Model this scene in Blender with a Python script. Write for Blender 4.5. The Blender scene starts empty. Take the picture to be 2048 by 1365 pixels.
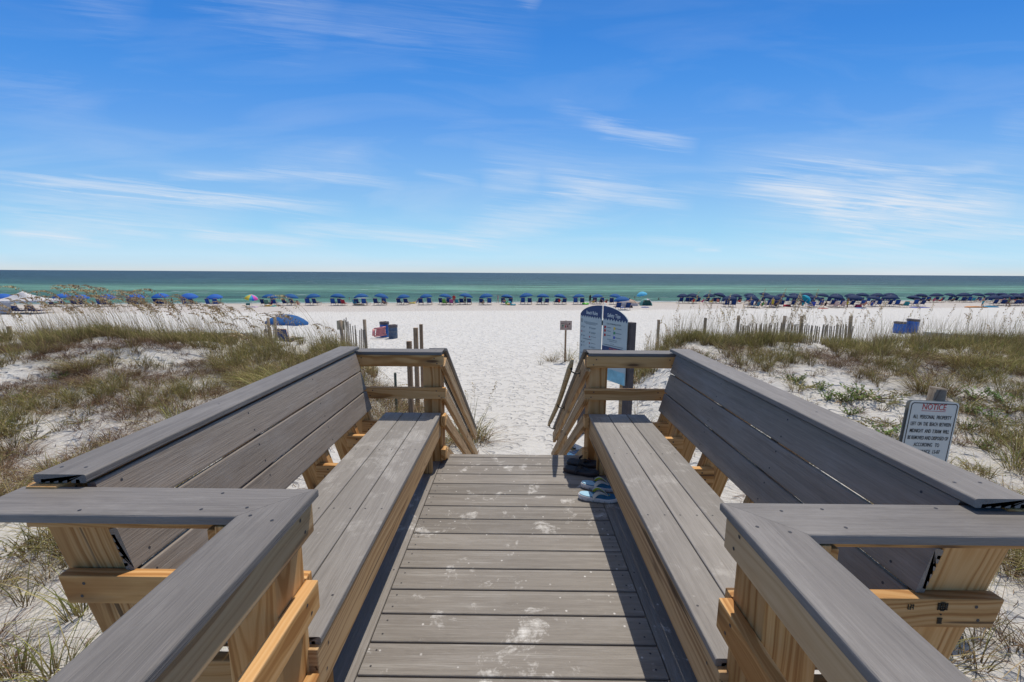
import bpy, bmesh, math, random
import numpy as np
from mathutils import Vector, Matrix, Quaternion, noise as mnoise

# ------------------------------------------------------------------ camera, light, sky
S = bpy.context.scene
COL = S.collection
R = math.radians
F_PX, W_PX, H_PX = 853.0, 2048.0, 1365.0
CAM_Z = 1.49
cam_d = bpy.data.cameras.new('camera'); cam = bpy.data.objects.new('camera', cam_d); COL.objects.link(cam)
cam_d.sensor_width = 36.0; cam_d.lens = 36.0 * F_PX / W_PX
cam_d.clip_start = 0.02; cam_d.clip_end = 60000
CAM_ROT = Matrix.Rotation(R(0.45), 3, 'Z') @ Matrix.Rotation(R(90 - 9.08), 3, 'X') @ Matrix.Rotation(R(0.34), 3, 'Z')
cam.matrix_world = Matrix.Translation((0, 0, CAM_Z)) @ CAM_ROT.to_4x4()
S.camera = cam

SUN = Vector((0.19, 0.42, 1.0)).normalized()
sun_d = bpy.data.lights.new('sun', 'SUN'); sun = bpy.data.objects.new('sun', sun_d); COL.objects.link(sun)
sun_d.energy = 3.9; sun_d.angle = R(0.55); sun_d.color = (1.0, 0.915, 0.79)
sun.rotation_mode = 'QUATERNION'; sun.rotation_quaternion = SUN.to_track_quat('Z', 'Y')
sun.location = (0, 0, 30)

S.view_settings.view_transform = 'Standard'; S.view_settings.look = 'None'
S.view_settings.exposure = 0.0; S.view_settings.gamma = 1.0
S.cycles.max_bounces = 6; S.cycles.diffuse_bounces = 3; S.cycles.glossy_bounces = 3
S.cycles.transparent_max_bounces = 6; S.cycles.caustics_reflective = False; S.cycles.caustics_refractive = False
S.cycles.use_denoising = True


def lin(r, g, b):
    f = lambda c: (c / 255.0) / 12.92 if c <= 10 else (((c / 255.0) + 0.055) / 1.055) ** 2.4
    return (f(r), f(g), f(b), 1.0)


def mnode(nt, op, a, b=None, c=None, clamp=False):
    n = nt.nodes.new('ShaderNodeMath'); n.operation = op; n.use_clamp = clamp
    for i, v in enumerate((a, b, c)):
        if v is None: continue
        if isinstance(v, (int, float)): n.inputs[i].default_value = v
        else: nt.links.new(v, n.inputs[i])
    return n.outputs[0]


def streak_group():
    """one cirrus streak: soft band along a segment of the sky; the shared noises ns (bend) and nf (fibres) break it up"""
    g = bpy.data.node_groups.new('cirrus_streak', 'ShaderNodeTree')
    for nm in ('a', 'e', 'ns', 'nf', 'a0', 'e0', 'cl', 'sl', 'iw', 'amp'):
        g.interface.new_socket(nm, in_out='INPUT', socket_type='NodeSocketFloat')
    g.interface.new_socket('acc', in_out='INPUT', socket_type='NodeSocketFloat')
    g.interface.new_socket('m', in_out='OUTPUT', socket_type='NodeSocketFloat')
    gi = g.nodes.new('NodeGroupInput'); go = g.nodes.new('NodeGroupOutput')
    I = {s.name: s for s in gi.outputs}
    M = lambda op, a, b=None, c=None, clamp=False: mnode(g, op, a, b, c, clamp)
    da = M('SUBTRACT', I['a'], I['a0']); de = M('SUBTRACT', I['e'], I['e0'])
    # x runs 0..1 along the streak (cl, sl = direction / length), q = distance across in widths
    x = M('MULTIPLY_ADD', da, I['cl'], M('MULTIPLY', de, I['sl']))
    q = M('MULTIPLY', M('SUBTRACT', M('MULTIPLY', de, I['cl']), M('MULTIPLY', da, I['sl'])), I['iw'])
    q = M('MULTIPLY', M('ADD', q, I['ns']), I['nf'])
    band = M('MAXIMUM', M('SUBTRACT', 1.0, M('MULTIPLY', q, q)), 0.0)
    ends = M('MULTIPLY', M('MULTIPLY', x, M('SUBTRACT', 1.0, x)), 5.0, clamp=True)
    g.links.new(M('MULTIPLY_ADD', M('MULTIPLY', M('MULTIPLY', band, band), ends), I['amp'], I['acc']), go.inputs[0])
    return g


def build_world():
    w = bpy.data.worlds.new('World'); S.world = w; w.use_nodes = True
    nt = w.node_tree; nt.nodes.clear()
    out = nt.nodes.new('ShaderNodeOutputWorld'); bg = nt.nodes.new('ShaderNodeBackground')
    sky = nt.nodes.new('ShaderNodeTexSky'); sky.sky_type = 'NISHITA'; sky.sun_disc = False
    sky.sun_elevation = math.asin(SUN.z); sky.sun_rotation = math.atan2(SUN.x, SUN.y)
    sky.altitude = 0; sky.air_density = 1.0; sky.dust_density = 0.4; sky.ozone_density = 1.5
    bg.inputs['Strength'].default_value = 0.12
    tc = nt.nodes.new('ShaderNodeTexCoord'); sp = nt.nodes.new('ShaderNodeSeparateXYZ')
    nt.links.new(tc.outputs['Generated'], sp.inputs[0])
    M = lambda op, a, b=None, c=None, clamp=False: mnode(nt, op, a, b, c, clamp)
    y = M('MAXIMUM', M('ABSOLUTE', sp.outputs[1]), 0.02)
    a = M('DIVIDE', sp.outputs[0], y); e = M('DIVIDE', sp.outputs[2], y)
    hs = nt.nodes.new('ShaderNodeHueSaturation'); hs.inputs['Saturation'].default_value = SKY_SAT; hs.inputs['Value'].default_value = SKY_VAL
    nt.links.new(sky.outputs[0], hs.inputs['Color'])
    # the photographed sky is deeper than the model's: pull it towards the seen colours by elevation; unseen sky above the frame is whitened to add neutral fill light
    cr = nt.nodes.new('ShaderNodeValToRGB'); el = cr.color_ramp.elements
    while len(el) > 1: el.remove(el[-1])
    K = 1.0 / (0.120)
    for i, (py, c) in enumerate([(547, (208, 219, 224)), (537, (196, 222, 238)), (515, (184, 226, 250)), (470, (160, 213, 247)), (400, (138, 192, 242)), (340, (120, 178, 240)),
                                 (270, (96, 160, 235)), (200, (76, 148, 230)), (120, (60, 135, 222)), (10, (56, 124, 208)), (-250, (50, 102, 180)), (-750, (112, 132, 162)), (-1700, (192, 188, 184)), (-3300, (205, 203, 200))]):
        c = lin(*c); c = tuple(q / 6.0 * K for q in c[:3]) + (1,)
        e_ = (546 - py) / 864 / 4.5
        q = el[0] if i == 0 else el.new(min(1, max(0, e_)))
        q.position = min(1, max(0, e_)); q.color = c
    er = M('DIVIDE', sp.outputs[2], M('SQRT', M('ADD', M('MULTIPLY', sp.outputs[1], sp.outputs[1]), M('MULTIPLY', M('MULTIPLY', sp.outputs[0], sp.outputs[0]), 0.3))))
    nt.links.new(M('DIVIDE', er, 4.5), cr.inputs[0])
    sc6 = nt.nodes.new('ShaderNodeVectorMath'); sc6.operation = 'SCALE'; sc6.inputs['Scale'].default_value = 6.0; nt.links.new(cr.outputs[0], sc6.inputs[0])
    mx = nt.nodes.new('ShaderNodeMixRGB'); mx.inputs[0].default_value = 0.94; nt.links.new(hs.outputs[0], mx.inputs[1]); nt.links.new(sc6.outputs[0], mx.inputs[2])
    g = streak_group()
    ST = [(-60, 354, 720, 432, 7, .95), (-40, 396, 520, 448, 16, .4), (-20, 472, 190, 483, 4, .62), (-20, 447, 330, 466, 10, .32),
          (330, 362, 640, 356, 5, .55), (580, 354, 820, 378, 4, .45), (830, 354, 960, 374, 3, .36), (540, 456, 1060, 491, 6, .75),
          (230, 470, 350, 479, 3, .35), (360, 475, 680, 487, 5, .6), (90, 491, 250, 499, 3, .35), (900, 484, 1220, 398, 17, .5),
          (1080, 364, 1380, 418, 10, .65), (1150, 262, 1380, 308, 8, .52), (1090, 232, 1230, 285, 8, .18), (960, 372, 1080, 368, 16, .3), (940, 318, 1300, 395, 16, .2),
          (1450, 362, 1680, 418, 13, .55), (1500, 388, 1880, 382, 22, .45), (1600, 432, 2000, 414, 15, .75), (1640, 486, 2140, 450, 7, .65),
          (1420, 445, 2120, 430, 40, .34), (1380, 340, 1760, 335, 14, .22), (1800, 355, 1950, 338, 6, .3), (1300, 385, 1560, 380, 9, .25),
          (440, -40, 700, 90, 46, .26), (620, 94, 880, 126, 6, .14), (640, 70, 1080, 132, 26, .13), 
          (1380, 500, 1440, 501, 2.2, .8), (1270, 478, 1420, 487, 4, .36), (140, -20, 360, 76, 26, .16), (1010, 20, 1075, 62, 9, .3), (1500, 505, 2048, 512, 5, .2),
          (1920, 270, 2080, 250, 20, .16), (-20, 190, 260, 235, 14, .12), (520, 340, 760, 350, 16, .14)]
    cb = nt.nodes.new('ShaderNodeCombineXYZ')
    rot = M('ADD', e, M('MULTIPLY', a, 0.10))     # fibres run slightly downhill to the right
    nt.links.new(M('MULTIPLY', a, 3.4), cb.inputs[0]); nt.links.new(M('MULTIPLY', rot, 84.0), cb.inputs[1])
    nz = nt.nodes.new('ShaderNodeTexNoise'); nz.inputs['Scale'].default_value = 1.0; nz.inputs['Detail'].default_value = 6; nz.inputs['Roughness'].default_value = 0.68; nz.inputs['Distortion'].default_value = 0.9
    nt.links.new(cb.outputs[0], nz.inputs['Vector'])
    cs = nt.nodes.new('ShaderNodeCombineXYZ'); nt.links.new(M('MULTIPLY', a, 4.5), cs.inputs[0]); nt.links.new(M('MULTIPLY', e, 7.0), cs.inputs[1])
    nw = nt.nodes.new('ShaderNodeTexNoise'); nw.inputs['Scale'].default_value = 1.0; nw.inputs['Detail'].default_value = 3
    nt.links.new(cs.outputs[0], nw.inputs['Vector'])
    ns = M('MULTIPLY', M('SUBTRACT', nw.outputs[0], 0.5), 1.1)
    nf = M('DIVIDE', 0.30, M('MAXIMUM', M('SUBTRACT', nz.outputs[0], 0.14), 0.03))
    acc = None
    for (x0, y0, x1, y1, wpx, amp) in ST:
        a0, e0 = (x0 - 1031) / 864, (546 - y0) / 864; a1, e1 = (x1 - 1031) / 864, (546 - y1) / 864
        L = math.hypot(a1 - a0, e1 - e0); ca, sa = (a1 - a0) / L, (e1 - e0) / L; w_ = (wpx * 2.1 + 2) / 864
        n = nt.nodes.new('ShaderNodeGroup'); n.node_tree = g
        for nm, so in (('a', a), ('e', e), ('ns', ns), ('nf', nf)): nt.links.new(so, n.inputs[nm])
        for k, v in (('a0', a0), ('e0', e0), ('cl', ca / L), ('sl', sa / L), ('iw', L / w_), ('amp', amp), ('acc', 0.0)):
            n.inputs[k].default_value = v
        if acc is not None: nt.links.new(acc, n.inputs['acc'])
        acc = n.outputs[0]
    fib = M('MULTIPLY', M('SUBTRACT', nz.outputs[0], 0.22), 2.0, clamp=True)
    acc = M('MULTIPLY', M('MULTIPLY', acc, fib), 0.84)
    # faint high veil everywhere
    cb = nt.nodes.new('ShaderNodeCombineXYZ'); nt.links.new(M('MULTIPLY', a, 1.4), cb.inputs[0]); nt.links.new(M('MULTIPLY', e, 9.0), cb.inputs[1])
    nv = nt.nodes.new('ShaderNodeTexNoise'); nv.inputs['Scale'].default_value = 1.3; nv.inputs['Detail'].default_value = 7; nv.inputs['Roughness'].default_value = 0.55
    nv.inputs['Distortion'].default_value = 0.8
    nt.links.new(cb.outputs[0], nv.inputs['Vector'])
    veil = M('MULTIPLY', M('MULTIPLY', M('SUBTRACT', nv.outputs[0], 0.46), 1.3, clamp=True), M('POWER', 2.718, M('MULTIPLY', e, -3.2)))
    acc = M('ADD', acc, veil)
    acc = M('MULTIPLY', acc, M('GREATER_THAN', sp.outputs[1], 0.05), clamp=True)
    mix = nt.nodes.new('ShaderNodeMixRGB'); nt.links.new(acc, mix.inputs[0]); nt.links.new(mx.outputs[0], mix.inputs[1])
    mix.inputs[2].default_value = CLOUD
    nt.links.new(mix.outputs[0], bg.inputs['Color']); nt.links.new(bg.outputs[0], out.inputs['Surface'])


SKY_SAT, SKY_VAL = 1.25, 1.0
CLOUD = (6.3, 6.8, 7.5, 1)
build_world()
S.world.cycles.sampling_method = 'MANUAL'; S.world.cycles.sample_map_resolution = 256


def ray(px, py):
    return (CAM_ROT @ Vector((px - W_PX / 2, -(py - H_PX / 2), -F_PX))).normalized()


def AX(px, py=603):
    d = ray(px, py); return d.x / d.y


def on_z(px, py, z):
    d = ray(px, py); t = (z - CAM_Z) / d.z
    return Vector((0, 0, CAM_Z)) + d * t


def on_y(px, py, y):
    d = ray(px, py); t = y / d.y
    return Vector((0, 0, CAM_Z)) + d * t

# ------------------------------------------------------------------ object helpers
def link(name, me, mat=None, parent=None, M=None):
    o = bpy.data.objects.new(name, me); COL.objects.link(o)
    if mat is not None:
        for m in (mat if isinstance(mat, (list, tuple)) else [mat]): me.materials.append(m)
    if parent is not None:
        o.parent = parent
        if M is not None:
            pw = parent.get('_w'); base = WORLD[parent.name]
            o.matrix_local = base.inverted() @ M; WORLD[o.name] = M
        else:
            WORLD[o.name] = WORLD[parent.name]
    else:
        o.matrix_world = M if M is not None else Matrix(); WORLD[o.name] = M if M is not None else Matrix()
    return o


WORLD = {}


def tag(o, label=None, cat=None, group=None, kind=None):
    if label: o['label'] = label
    if cat: o['category'] = cat
    if group: o['group'] = group
    if kind: o['kind'] = kind
    return o


def thing(name, label, cat, loc=(0, 0, 0), rz=0.0, group=None):
    o = bpy.data.objects.new(name, None); COL.objects.link(o); o.empty_display_size = 0.2
    M = Matrix.Translation(loc) @ Matrix.Rotation(rz, 4, 'Z')
    o.matrix_world = M; WORLD[o.name] = M
    return tag(o, label, cat, group)


def copy_tree(root, M, label=None, group=None, mats=None):
    """copy a thing with its parts and sub-parts; M = new world matrix of the root"""
    def rec(o, parent):
        c = o.copy(); COL.objects.link(c)
        if parent is not None: c.parent = parent
        for ch in KIDS(o): rec(ch, c)
        return c
    r = rec(root, None); r.matrix_world = M; WORLD[r.name] = M.copy()
    if label: r['label'] = label
    if group: r['group'] = group
    return r


def KIDS(o):
    return [c for c in CHILD.get(o.name, [])]


CHILD = {}


def reindex(root):
    """remember children once (obj.children is slow in big files)"""
    def rec(o):
        CHILD[o.name] = list(o.children)
        for c in CHILD[o.name]: rec(c)
    rec(root)


def mesh_from(name, verts, faces, smooth=False):
    me = bpy.data.meshes.new(name); me.from_pydata([tuple(v) for v in verts], [], faces); me.update()
    if smooth:
        me.polygons.foreach_set('use_smooth', [True] * len(me.polygons))
    return me


def bm_mesh(bm, name, smooth=False):
    bmesh.ops.recalc_face_normals(bm, faces=bm.faces)
    me = bpy.data.meshes.new(name); bm.to_mesh(me); bm.free()
    if smooth: me.polygons.foreach_set('use_smooth', [True] * len(me.polygons))
    return me


def add_box(bm, c, s, rot=None, bev=0.0, mi=0):
    r = bmesh.ops.create_cube(bm, size=1.0); vs = r['verts']
    bmesh.ops.scale(bm, vec=s, verts=vs)
    fs = list({f for v in vs for f in v.link_faces})
    if bev > 0:
        es = list({e for v in vs for e in v.link_edges})
        o = bmesh.ops.bevel(bm, geom=es, offset=bev, segments=2, affect='EDGES', profile=0.6)
        vs = list({v for f in o['faces'] for v in f.verts} | {v for v in vs if v.is_valid}); fs = list({f for v in vs for f in v.link_faces})
    if rot is not None: bmesh.ops.rotate(bm, cent=(0, 0, 0), matrix=rot, verts=vs)
    bmesh.ops.translate(bm, vec=c, verts=vs)
    for f in fs: f.material_index = mi
    return vs


def add_tube(bm, pts, rads, seg=8, mi=0, cap=True):
    rings = []
    n = len(pts); pts = [Vector(p) for p in pts]
    if isinstance(rads, (int, float)): rads = [rads] * n
    up = Vector((0, 0, 1))
    prev = None
    for i, p in enumerate(pts):
        t = (pts[min(i + 1, n - 1)] - pts[max(i - 1, 0)])
        if t.length < 1e-9: t = Vector((0, 0, 1))
        t.normalize()
        a = up if abs(t.z) < 0.95 else Vector((1, 0, 0))
        if prev is not None:
            u = (prev - t * prev.dot(t)); u = u.normalized() if u.length > 1e-6 else t.cross(a).normalized()
        else: u = t.cross(a).normalized()
        prev = u; v = t.cross(u)
        rings.append([bm.verts.new(p + (u * math.cos(2 * math.pi * k / seg) + v * math.sin(2 * math.pi * k / seg)) * rads[i]) for k in range(seg)])
    for i in range(n - 1):
        for k in range(seg):
            f = bm.faces.new((rings[i][k], rings[i][(k + 1) % seg], rings[i + 1][(k + 1) % seg], rings[i + 1][k])); f.material_index = mi; f.smooth = True
    if cap:
        f = bm.faces.new(rings[0][::-1]); f.material_index = mi
        f = bm.faces.new(rings[-1]); f.material_index = mi


def frame(p0, p1, up):
    """matrix with +X from p0 to p1, +Z near up, origin at the middle"""
    p0, p1 = Vector(p0), Vector(p1); x = (p1 - p0).normalized(); up = Vector(up)
    z = (up - x * up.dot(x)).normalized(); y = z.cross(x)
    M = Matrix(((x.x, y.x, z.x, 0), (x.y, y.y, z.y, 0), (x.z, y.z, z.z, 0), (0, 0, 0, 1)))
    return Matrix.Translation((p0 + p1) / 2) @ M, (p1 - p0).length


def disc(bm, c, r, mi, seg=7, up=Vector((0, 0, 1))):
    vs = [bm.verts.new(Vector(c) + Vector((r * math.cos(2 * math.pi * k / seg), r * math.sin(2 * math.pi * k / seg), 0))) for k in range(seg)]
    f = bm.faces.new(vs); f.material_index = mi


def lumber(name, parent, p0, p1, w, t, up=(0, 0, 1), mat=None, bev=0.004, cut0=0.0, cut1=0.0, nails=()):
    """pine board, p0 -> p1 along its middle; t = size along up, w = size across. cut = shear of an end (plumb / mitre cuts)"""
    M, L = frame(p0, p1, up)
    bm = bmesh.new(); add_box(bm, (0, 0, 0), (L, w, t), bev=bev)
    for v in bm.verts:
        if v.co.x > 0: v.co.x += cut1 * v.co.z
        else: v.co.x += cut0 * v.co.z
    if L > .5 and name != 'floor_joist':      # bolt and nail heads near both ends, on the two side faces
        for sx in (-1, 1):
            for q, dx in ((-.22, .05), (.24, .07)):
                for sy in (-1, 1):
                    x = sx * (L / 2 - dx) + (cut1 if sx > 0 else cut0) * q * t
                    vs = [bm.verts.new((x + .0052 * math.cos(k * 1.047), sy * (w / 2 + .0008), q * t + .0052 * math.sin(k * 1.047))) for k in range(6)]
                    f = bm.faces.new(vs if sy < 0 else vs[::-1]); f.material_index = 1
    return link(name, bm_mesh(bm, name), [mat or M_PINE, M_NAIL], parent, M)


def composite(name, parent, p0, p1, w=0.14, t=0.025, up=(0, 0, 1), mat=None, screws=(), mit0=0.0, mit1=0.0, grooves=True):
    """hollow-backed composite plank: rounded top, grooved underside; mit = mitre shear of an end across the width"""
    M, L = frame(p0, p1, up)
    hw, ht = w / 2, t / 2
    prof = []
    r = 0.006
    for (cx, sx) in ((hw - r, 1), (-hw + r, -1)):
        arc = [(cx + sx * r * math.sin(a), ht - r + r * math.cos(a)) for a in ([0, .52, 1.05, 1.5708] if sx > 0 else [1.5708, 1.05, .52, 0])]
        if sx > 0: right = arc
        else: left = arc
    # profile goes: top right arc down, bottom with grooves, up the left arc
    bot = []
    if grooves:
        n = 5; step = (w - 0.012) / (n * 2 + 1); x = hw - 0.006; gd = t * 0.42
        bot.append((hw, -ht + .003)); bot.append((hw - .004, -ht))
        for k in range(n):
            x -= step; bot += [(x, -ht), (x - step * .1, -ht + gd), (x - step * .9, -ht + gd), (x - step, -ht)]; x -= step
        bot.append((-hw + .004, -ht)); bot.append((-hw, -ht + .003))
    else:
        bot = [(hw, -ht + .003), (hw - .003, -ht), (-hw + .003, -ht), (-hw, -ht + .003)]
    prof = right + bot + left
    bm = bmesh.new()
    A = [bm.verts.new((-L / 2 + mit0 * y, y, z)) for (y, z) in prof]
    B = [bm.verts.new((L / 2 + mit1 * y, y, z)) for (y, z) in prof]
    n = len(prof)
    for i in range(n):
        f = bm.faces.new((A[i], A[(i + 1) % n], B[(i + 1) % n], B[i]))
        if i < 3 or i >= n - 4: f.smooth = False
    f1 = bm.faces.new(A[::-1]); f2 = bm.faces.new(B)
    bmesh.ops.triangulate(bm, faces=[f1, f2])
    bmesh.ops.recalc_face_normals(bm, faces=bm.faces)
    for (sx, sy) in screws:
        vs = [bm.verts.new((sx + .0045 * math.cos(k * 1.047), sy + .0045 * math.sin(k * 1.047), ht + .0006)) for k in range(6)]
        f = bm.faces.new(vs); f.material_index = 1
    me = bpy.data.meshes.new(name); bm.to_mesh(me); bm.free()
    return link(name, me, [mat or M_COMP, M_NAIL], parent, M)


# ------------------------------------------------------------------ materials
def new_mat(name):
    m = bpy.data.materials.new(name); m.use_nodes = True
    nt = m.node_tree; b = nt.nodes['Principled BSDF']
    return m, nt, b


def N(nt, typ, **kw):
    n = nt.nodes.new(typ)
    for k, v in kw.items():
        if k in n.inputs: n.inputs[k].default_value = v
        else: setattr(n, k, v)
    return n


def ramp(nt, fac, stops, interp='LINEAR'):
    n = nt.nodes.new('ShaderNodeValToRGB'); n.color_ramp.interpolation = interp
    el = n.color_ramp.elements
    while len(el) > 1: el.remove(el[-1])
    el[0].position = stops[0][0]; el[0].color = stops[0][1]
    for p, c in stops[1:]:
        e = el.new(p); e.color = c
    nt.links.new(fac, n.inputs[0])
    return n.outputs[0]


def g3(v):
    return (v, v, v, 1)


def mixc(nt, fac, a, b, mode='MIX'):
    n = nt.nodes.new('ShaderNodeMixRGB'); n.blend_type = mode
    for i, v in ((0, fac), (1, a), (2, b)):
        if isinstance(v, (int, float)): n.inputs[i].default_value = v
        elif isinstance(v, tuple): n.inputs[i].default_value = v
        else: nt.links.new(v, n.inputs[i])
    return n.outputs[0]


def bump(nt, bsdf, h, strength, dist=0.01, prev=None):
    b = N(nt, 'ShaderNodeBump'); b.inputs['Strength'].default_value = strength; b.inputs['Distance'].default_value = dist
    nt.links.new(h, b.inputs['Height'])
    if prev is not None: nt.links.new(prev, b.inputs['Normal'])
    nt.links.new(b.outputs[0], bsdf.inputs['Normal'])
    return b.outputs[0]


def obj_coord(nt, scale, rnd=17.0):
    """object coordinates, scaled, shifted by a random amount per object"""
    tc = N(nt, 'ShaderNodeTexCoord'); oi = N(nt, 'ShaderNodeObjectInfo')
    mul = N(nt, 'ShaderNodeVectorMath', operation='MULTIPLY'); nt.links.new(tc.outputs['Object'], mul.inputs[0]); mul.inputs[1].default_value = scale
    m2 = mnode(nt, 'MULTIPLY', oi.outputs['Random'], rnd)
    cb = N(nt, 'ShaderNodeCombineXYZ')
    for i in range(3): nt.links.new(mnode(nt, 'MULTIPLY', m2, (1.0, 1.7, 2.3)[i]), cb.inputs[i])
    ad = N(nt, 'ShaderNodeVectorMath', operation='ADD'); nt.links.new(mul.outputs[0], ad.inputs[0]); nt.links.new(cb.outputs[0], ad.inputs[1])
    return ad.outputs[0], oi.outputs['Random'], tc.outputs['Object']


def tex_noise(nt, vec, scale=1.0, detail=4, rough=0.55, dist=0.0):
    n = N(nt, 'ShaderNodeTexNoise'); n.inputs['Scale'].default_value = scale; n.inputs['Detail'].default_value = detail
    n.inputs['Roughness'].default_value = rough; n.inputs['Distortion'].default_value = dist
    nt.links.new(vec, n.inputs['Vector'])
    return n.outputs[0]


def mat_composite(name, dark, mid, light, sand=0.0):
    m, nt, b = new_mat(name)
    v, rnd, oc = obj_coord(nt, (1.3, 46.0, 46.0))
    s1 = tex_noise(nt, v, 1.0, 5, 0.6, 0.3)
    v2, _, _ = obj_coord(nt, (9.0, 210.0, 210.0)); s2 = tex_noise(nt, v2, 1.0, 3, 0.6, 0.5)
    v3, _, _ = obj_coord(nt, (1.2, 5.0, 5.0)); s3 = tex_noise(nt, v3, 1.0, 3, 0.5)
    f = mnode(nt, 'ADD', mnode(nt, 'MULTIPLY', s1, 0.42), mnode(nt, 'ADD', mnode(nt, 'MULTIPLY', s2, 0.38), mnode(nt, 'MULTIPLY', s3, 0.2)))
    c = ramp(nt, f, [(0.30, dark), (0.5, mid), (0.72, light)])
    # scuffs and faded patches
    vs, _, _ = obj_coord(nt, (1.1, 3.0, 3.0)); sf = tex_noise(nt, vs, 2.2, 7, 0.7)
    c = mixc(nt, ramp(nt, sf, [(0.50, g3(0)), (0.70, g3(.30))]), c, (0.34, 0.325, 0.31, 1))
    c = mixc(nt, ramp(nt, sf, [(0.28, g3(.35)), (0.40, g3(0))]), c, (0.09, 0.078, 0.07, 1))
    tone = mnode(nt, 'ADD', 0.85, mnode(nt, 'MULTIPLY', rnd, 0.28))
    tn = N(nt, 'ShaderNodeCombineXYZ')
    for i in range(3): nt.links.new(tone, tn.inputs[i])
    c = mixc(nt, 1.0, c, tn.outputs[0], 'MULTIPLY')
    geo = N(nt, 'ShaderNodeNewGeometry')
    up = N(nt, 'ShaderNodeSeparateXYZ'); nt.links.new(geo.outputs['True Normal'], up.inputs[0])
    upm = mnode(nt, 'GREATER_THAN', up.outputs[2], 0.7)
    if sand > 0:
        d1 = tex_noise(nt, geo.outputs['Position'], 5.0, 8, 0.72, 0.35)
        d0 = tex_noise(nt, geo.outputs['Position'], 1.1, 2, 0.5)
        d2 = tex_noise(nt, v, 0.8, 6, 0.7)
        msk = ramp(nt, mnode(nt, 'ADD', d1, mnode(nt, 'MULTIPLY', mnode(nt, 'SUBTRACT', d0, 0.5), 0.35)), [(0.0, g3(0)), (0.572, g3(0)), (0.62, g3(.5)), (0.70, g3(1.0))])
        thin = ramp(nt, d2, [(0.0, g3(0)), (0.52, g3(0)), (0.75, g3(.30))])
        vor = N(nt, 'ShaderNodeTexVoronoi'); vor.inputs['Scale'].default_value = 14.0; nt.links.new(geo.outputs['Position'], vor.inputs['Vector'])
        grain = ramp(nt, vor.outputs['Distance'], [(0.0, g3(1)), (0.055, g3(.8)), (0.085, g3(0))])
        msk = mnode(nt, 'MAXIMUM', mnode(nt, 'MAXIMUM', msk, thin), grain)
        # breaks the dust up into the plank's embossed grain
        msk = mnode(nt, 'MULTIPLY', msk, ramp(nt, s2, [(0.35, g3(.35)), (0.6, g3(1))]))
        msk = mnode(nt, 'MULTIPLY', mnode(nt, 'MULTIPLY', msk, sand), upm, clamp=True)
        c = mixc(nt, msk, c, (0.66, 0.65, 0.63, 1))
    nt.links.new(c, b.inputs['Base Color'])
    b.inputs['Roughness'].default_value = 0.62; b.inputs['Specular IOR Level'].default_value = 0.35
    bump(nt, b, mnode(nt, 'ADD', mnode(nt, 'MULTIPLY', s2, 0.8), mnode(nt, 'MULTIPLY', s1, 0.5)), 0.8, 0.003)
    return m


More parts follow.
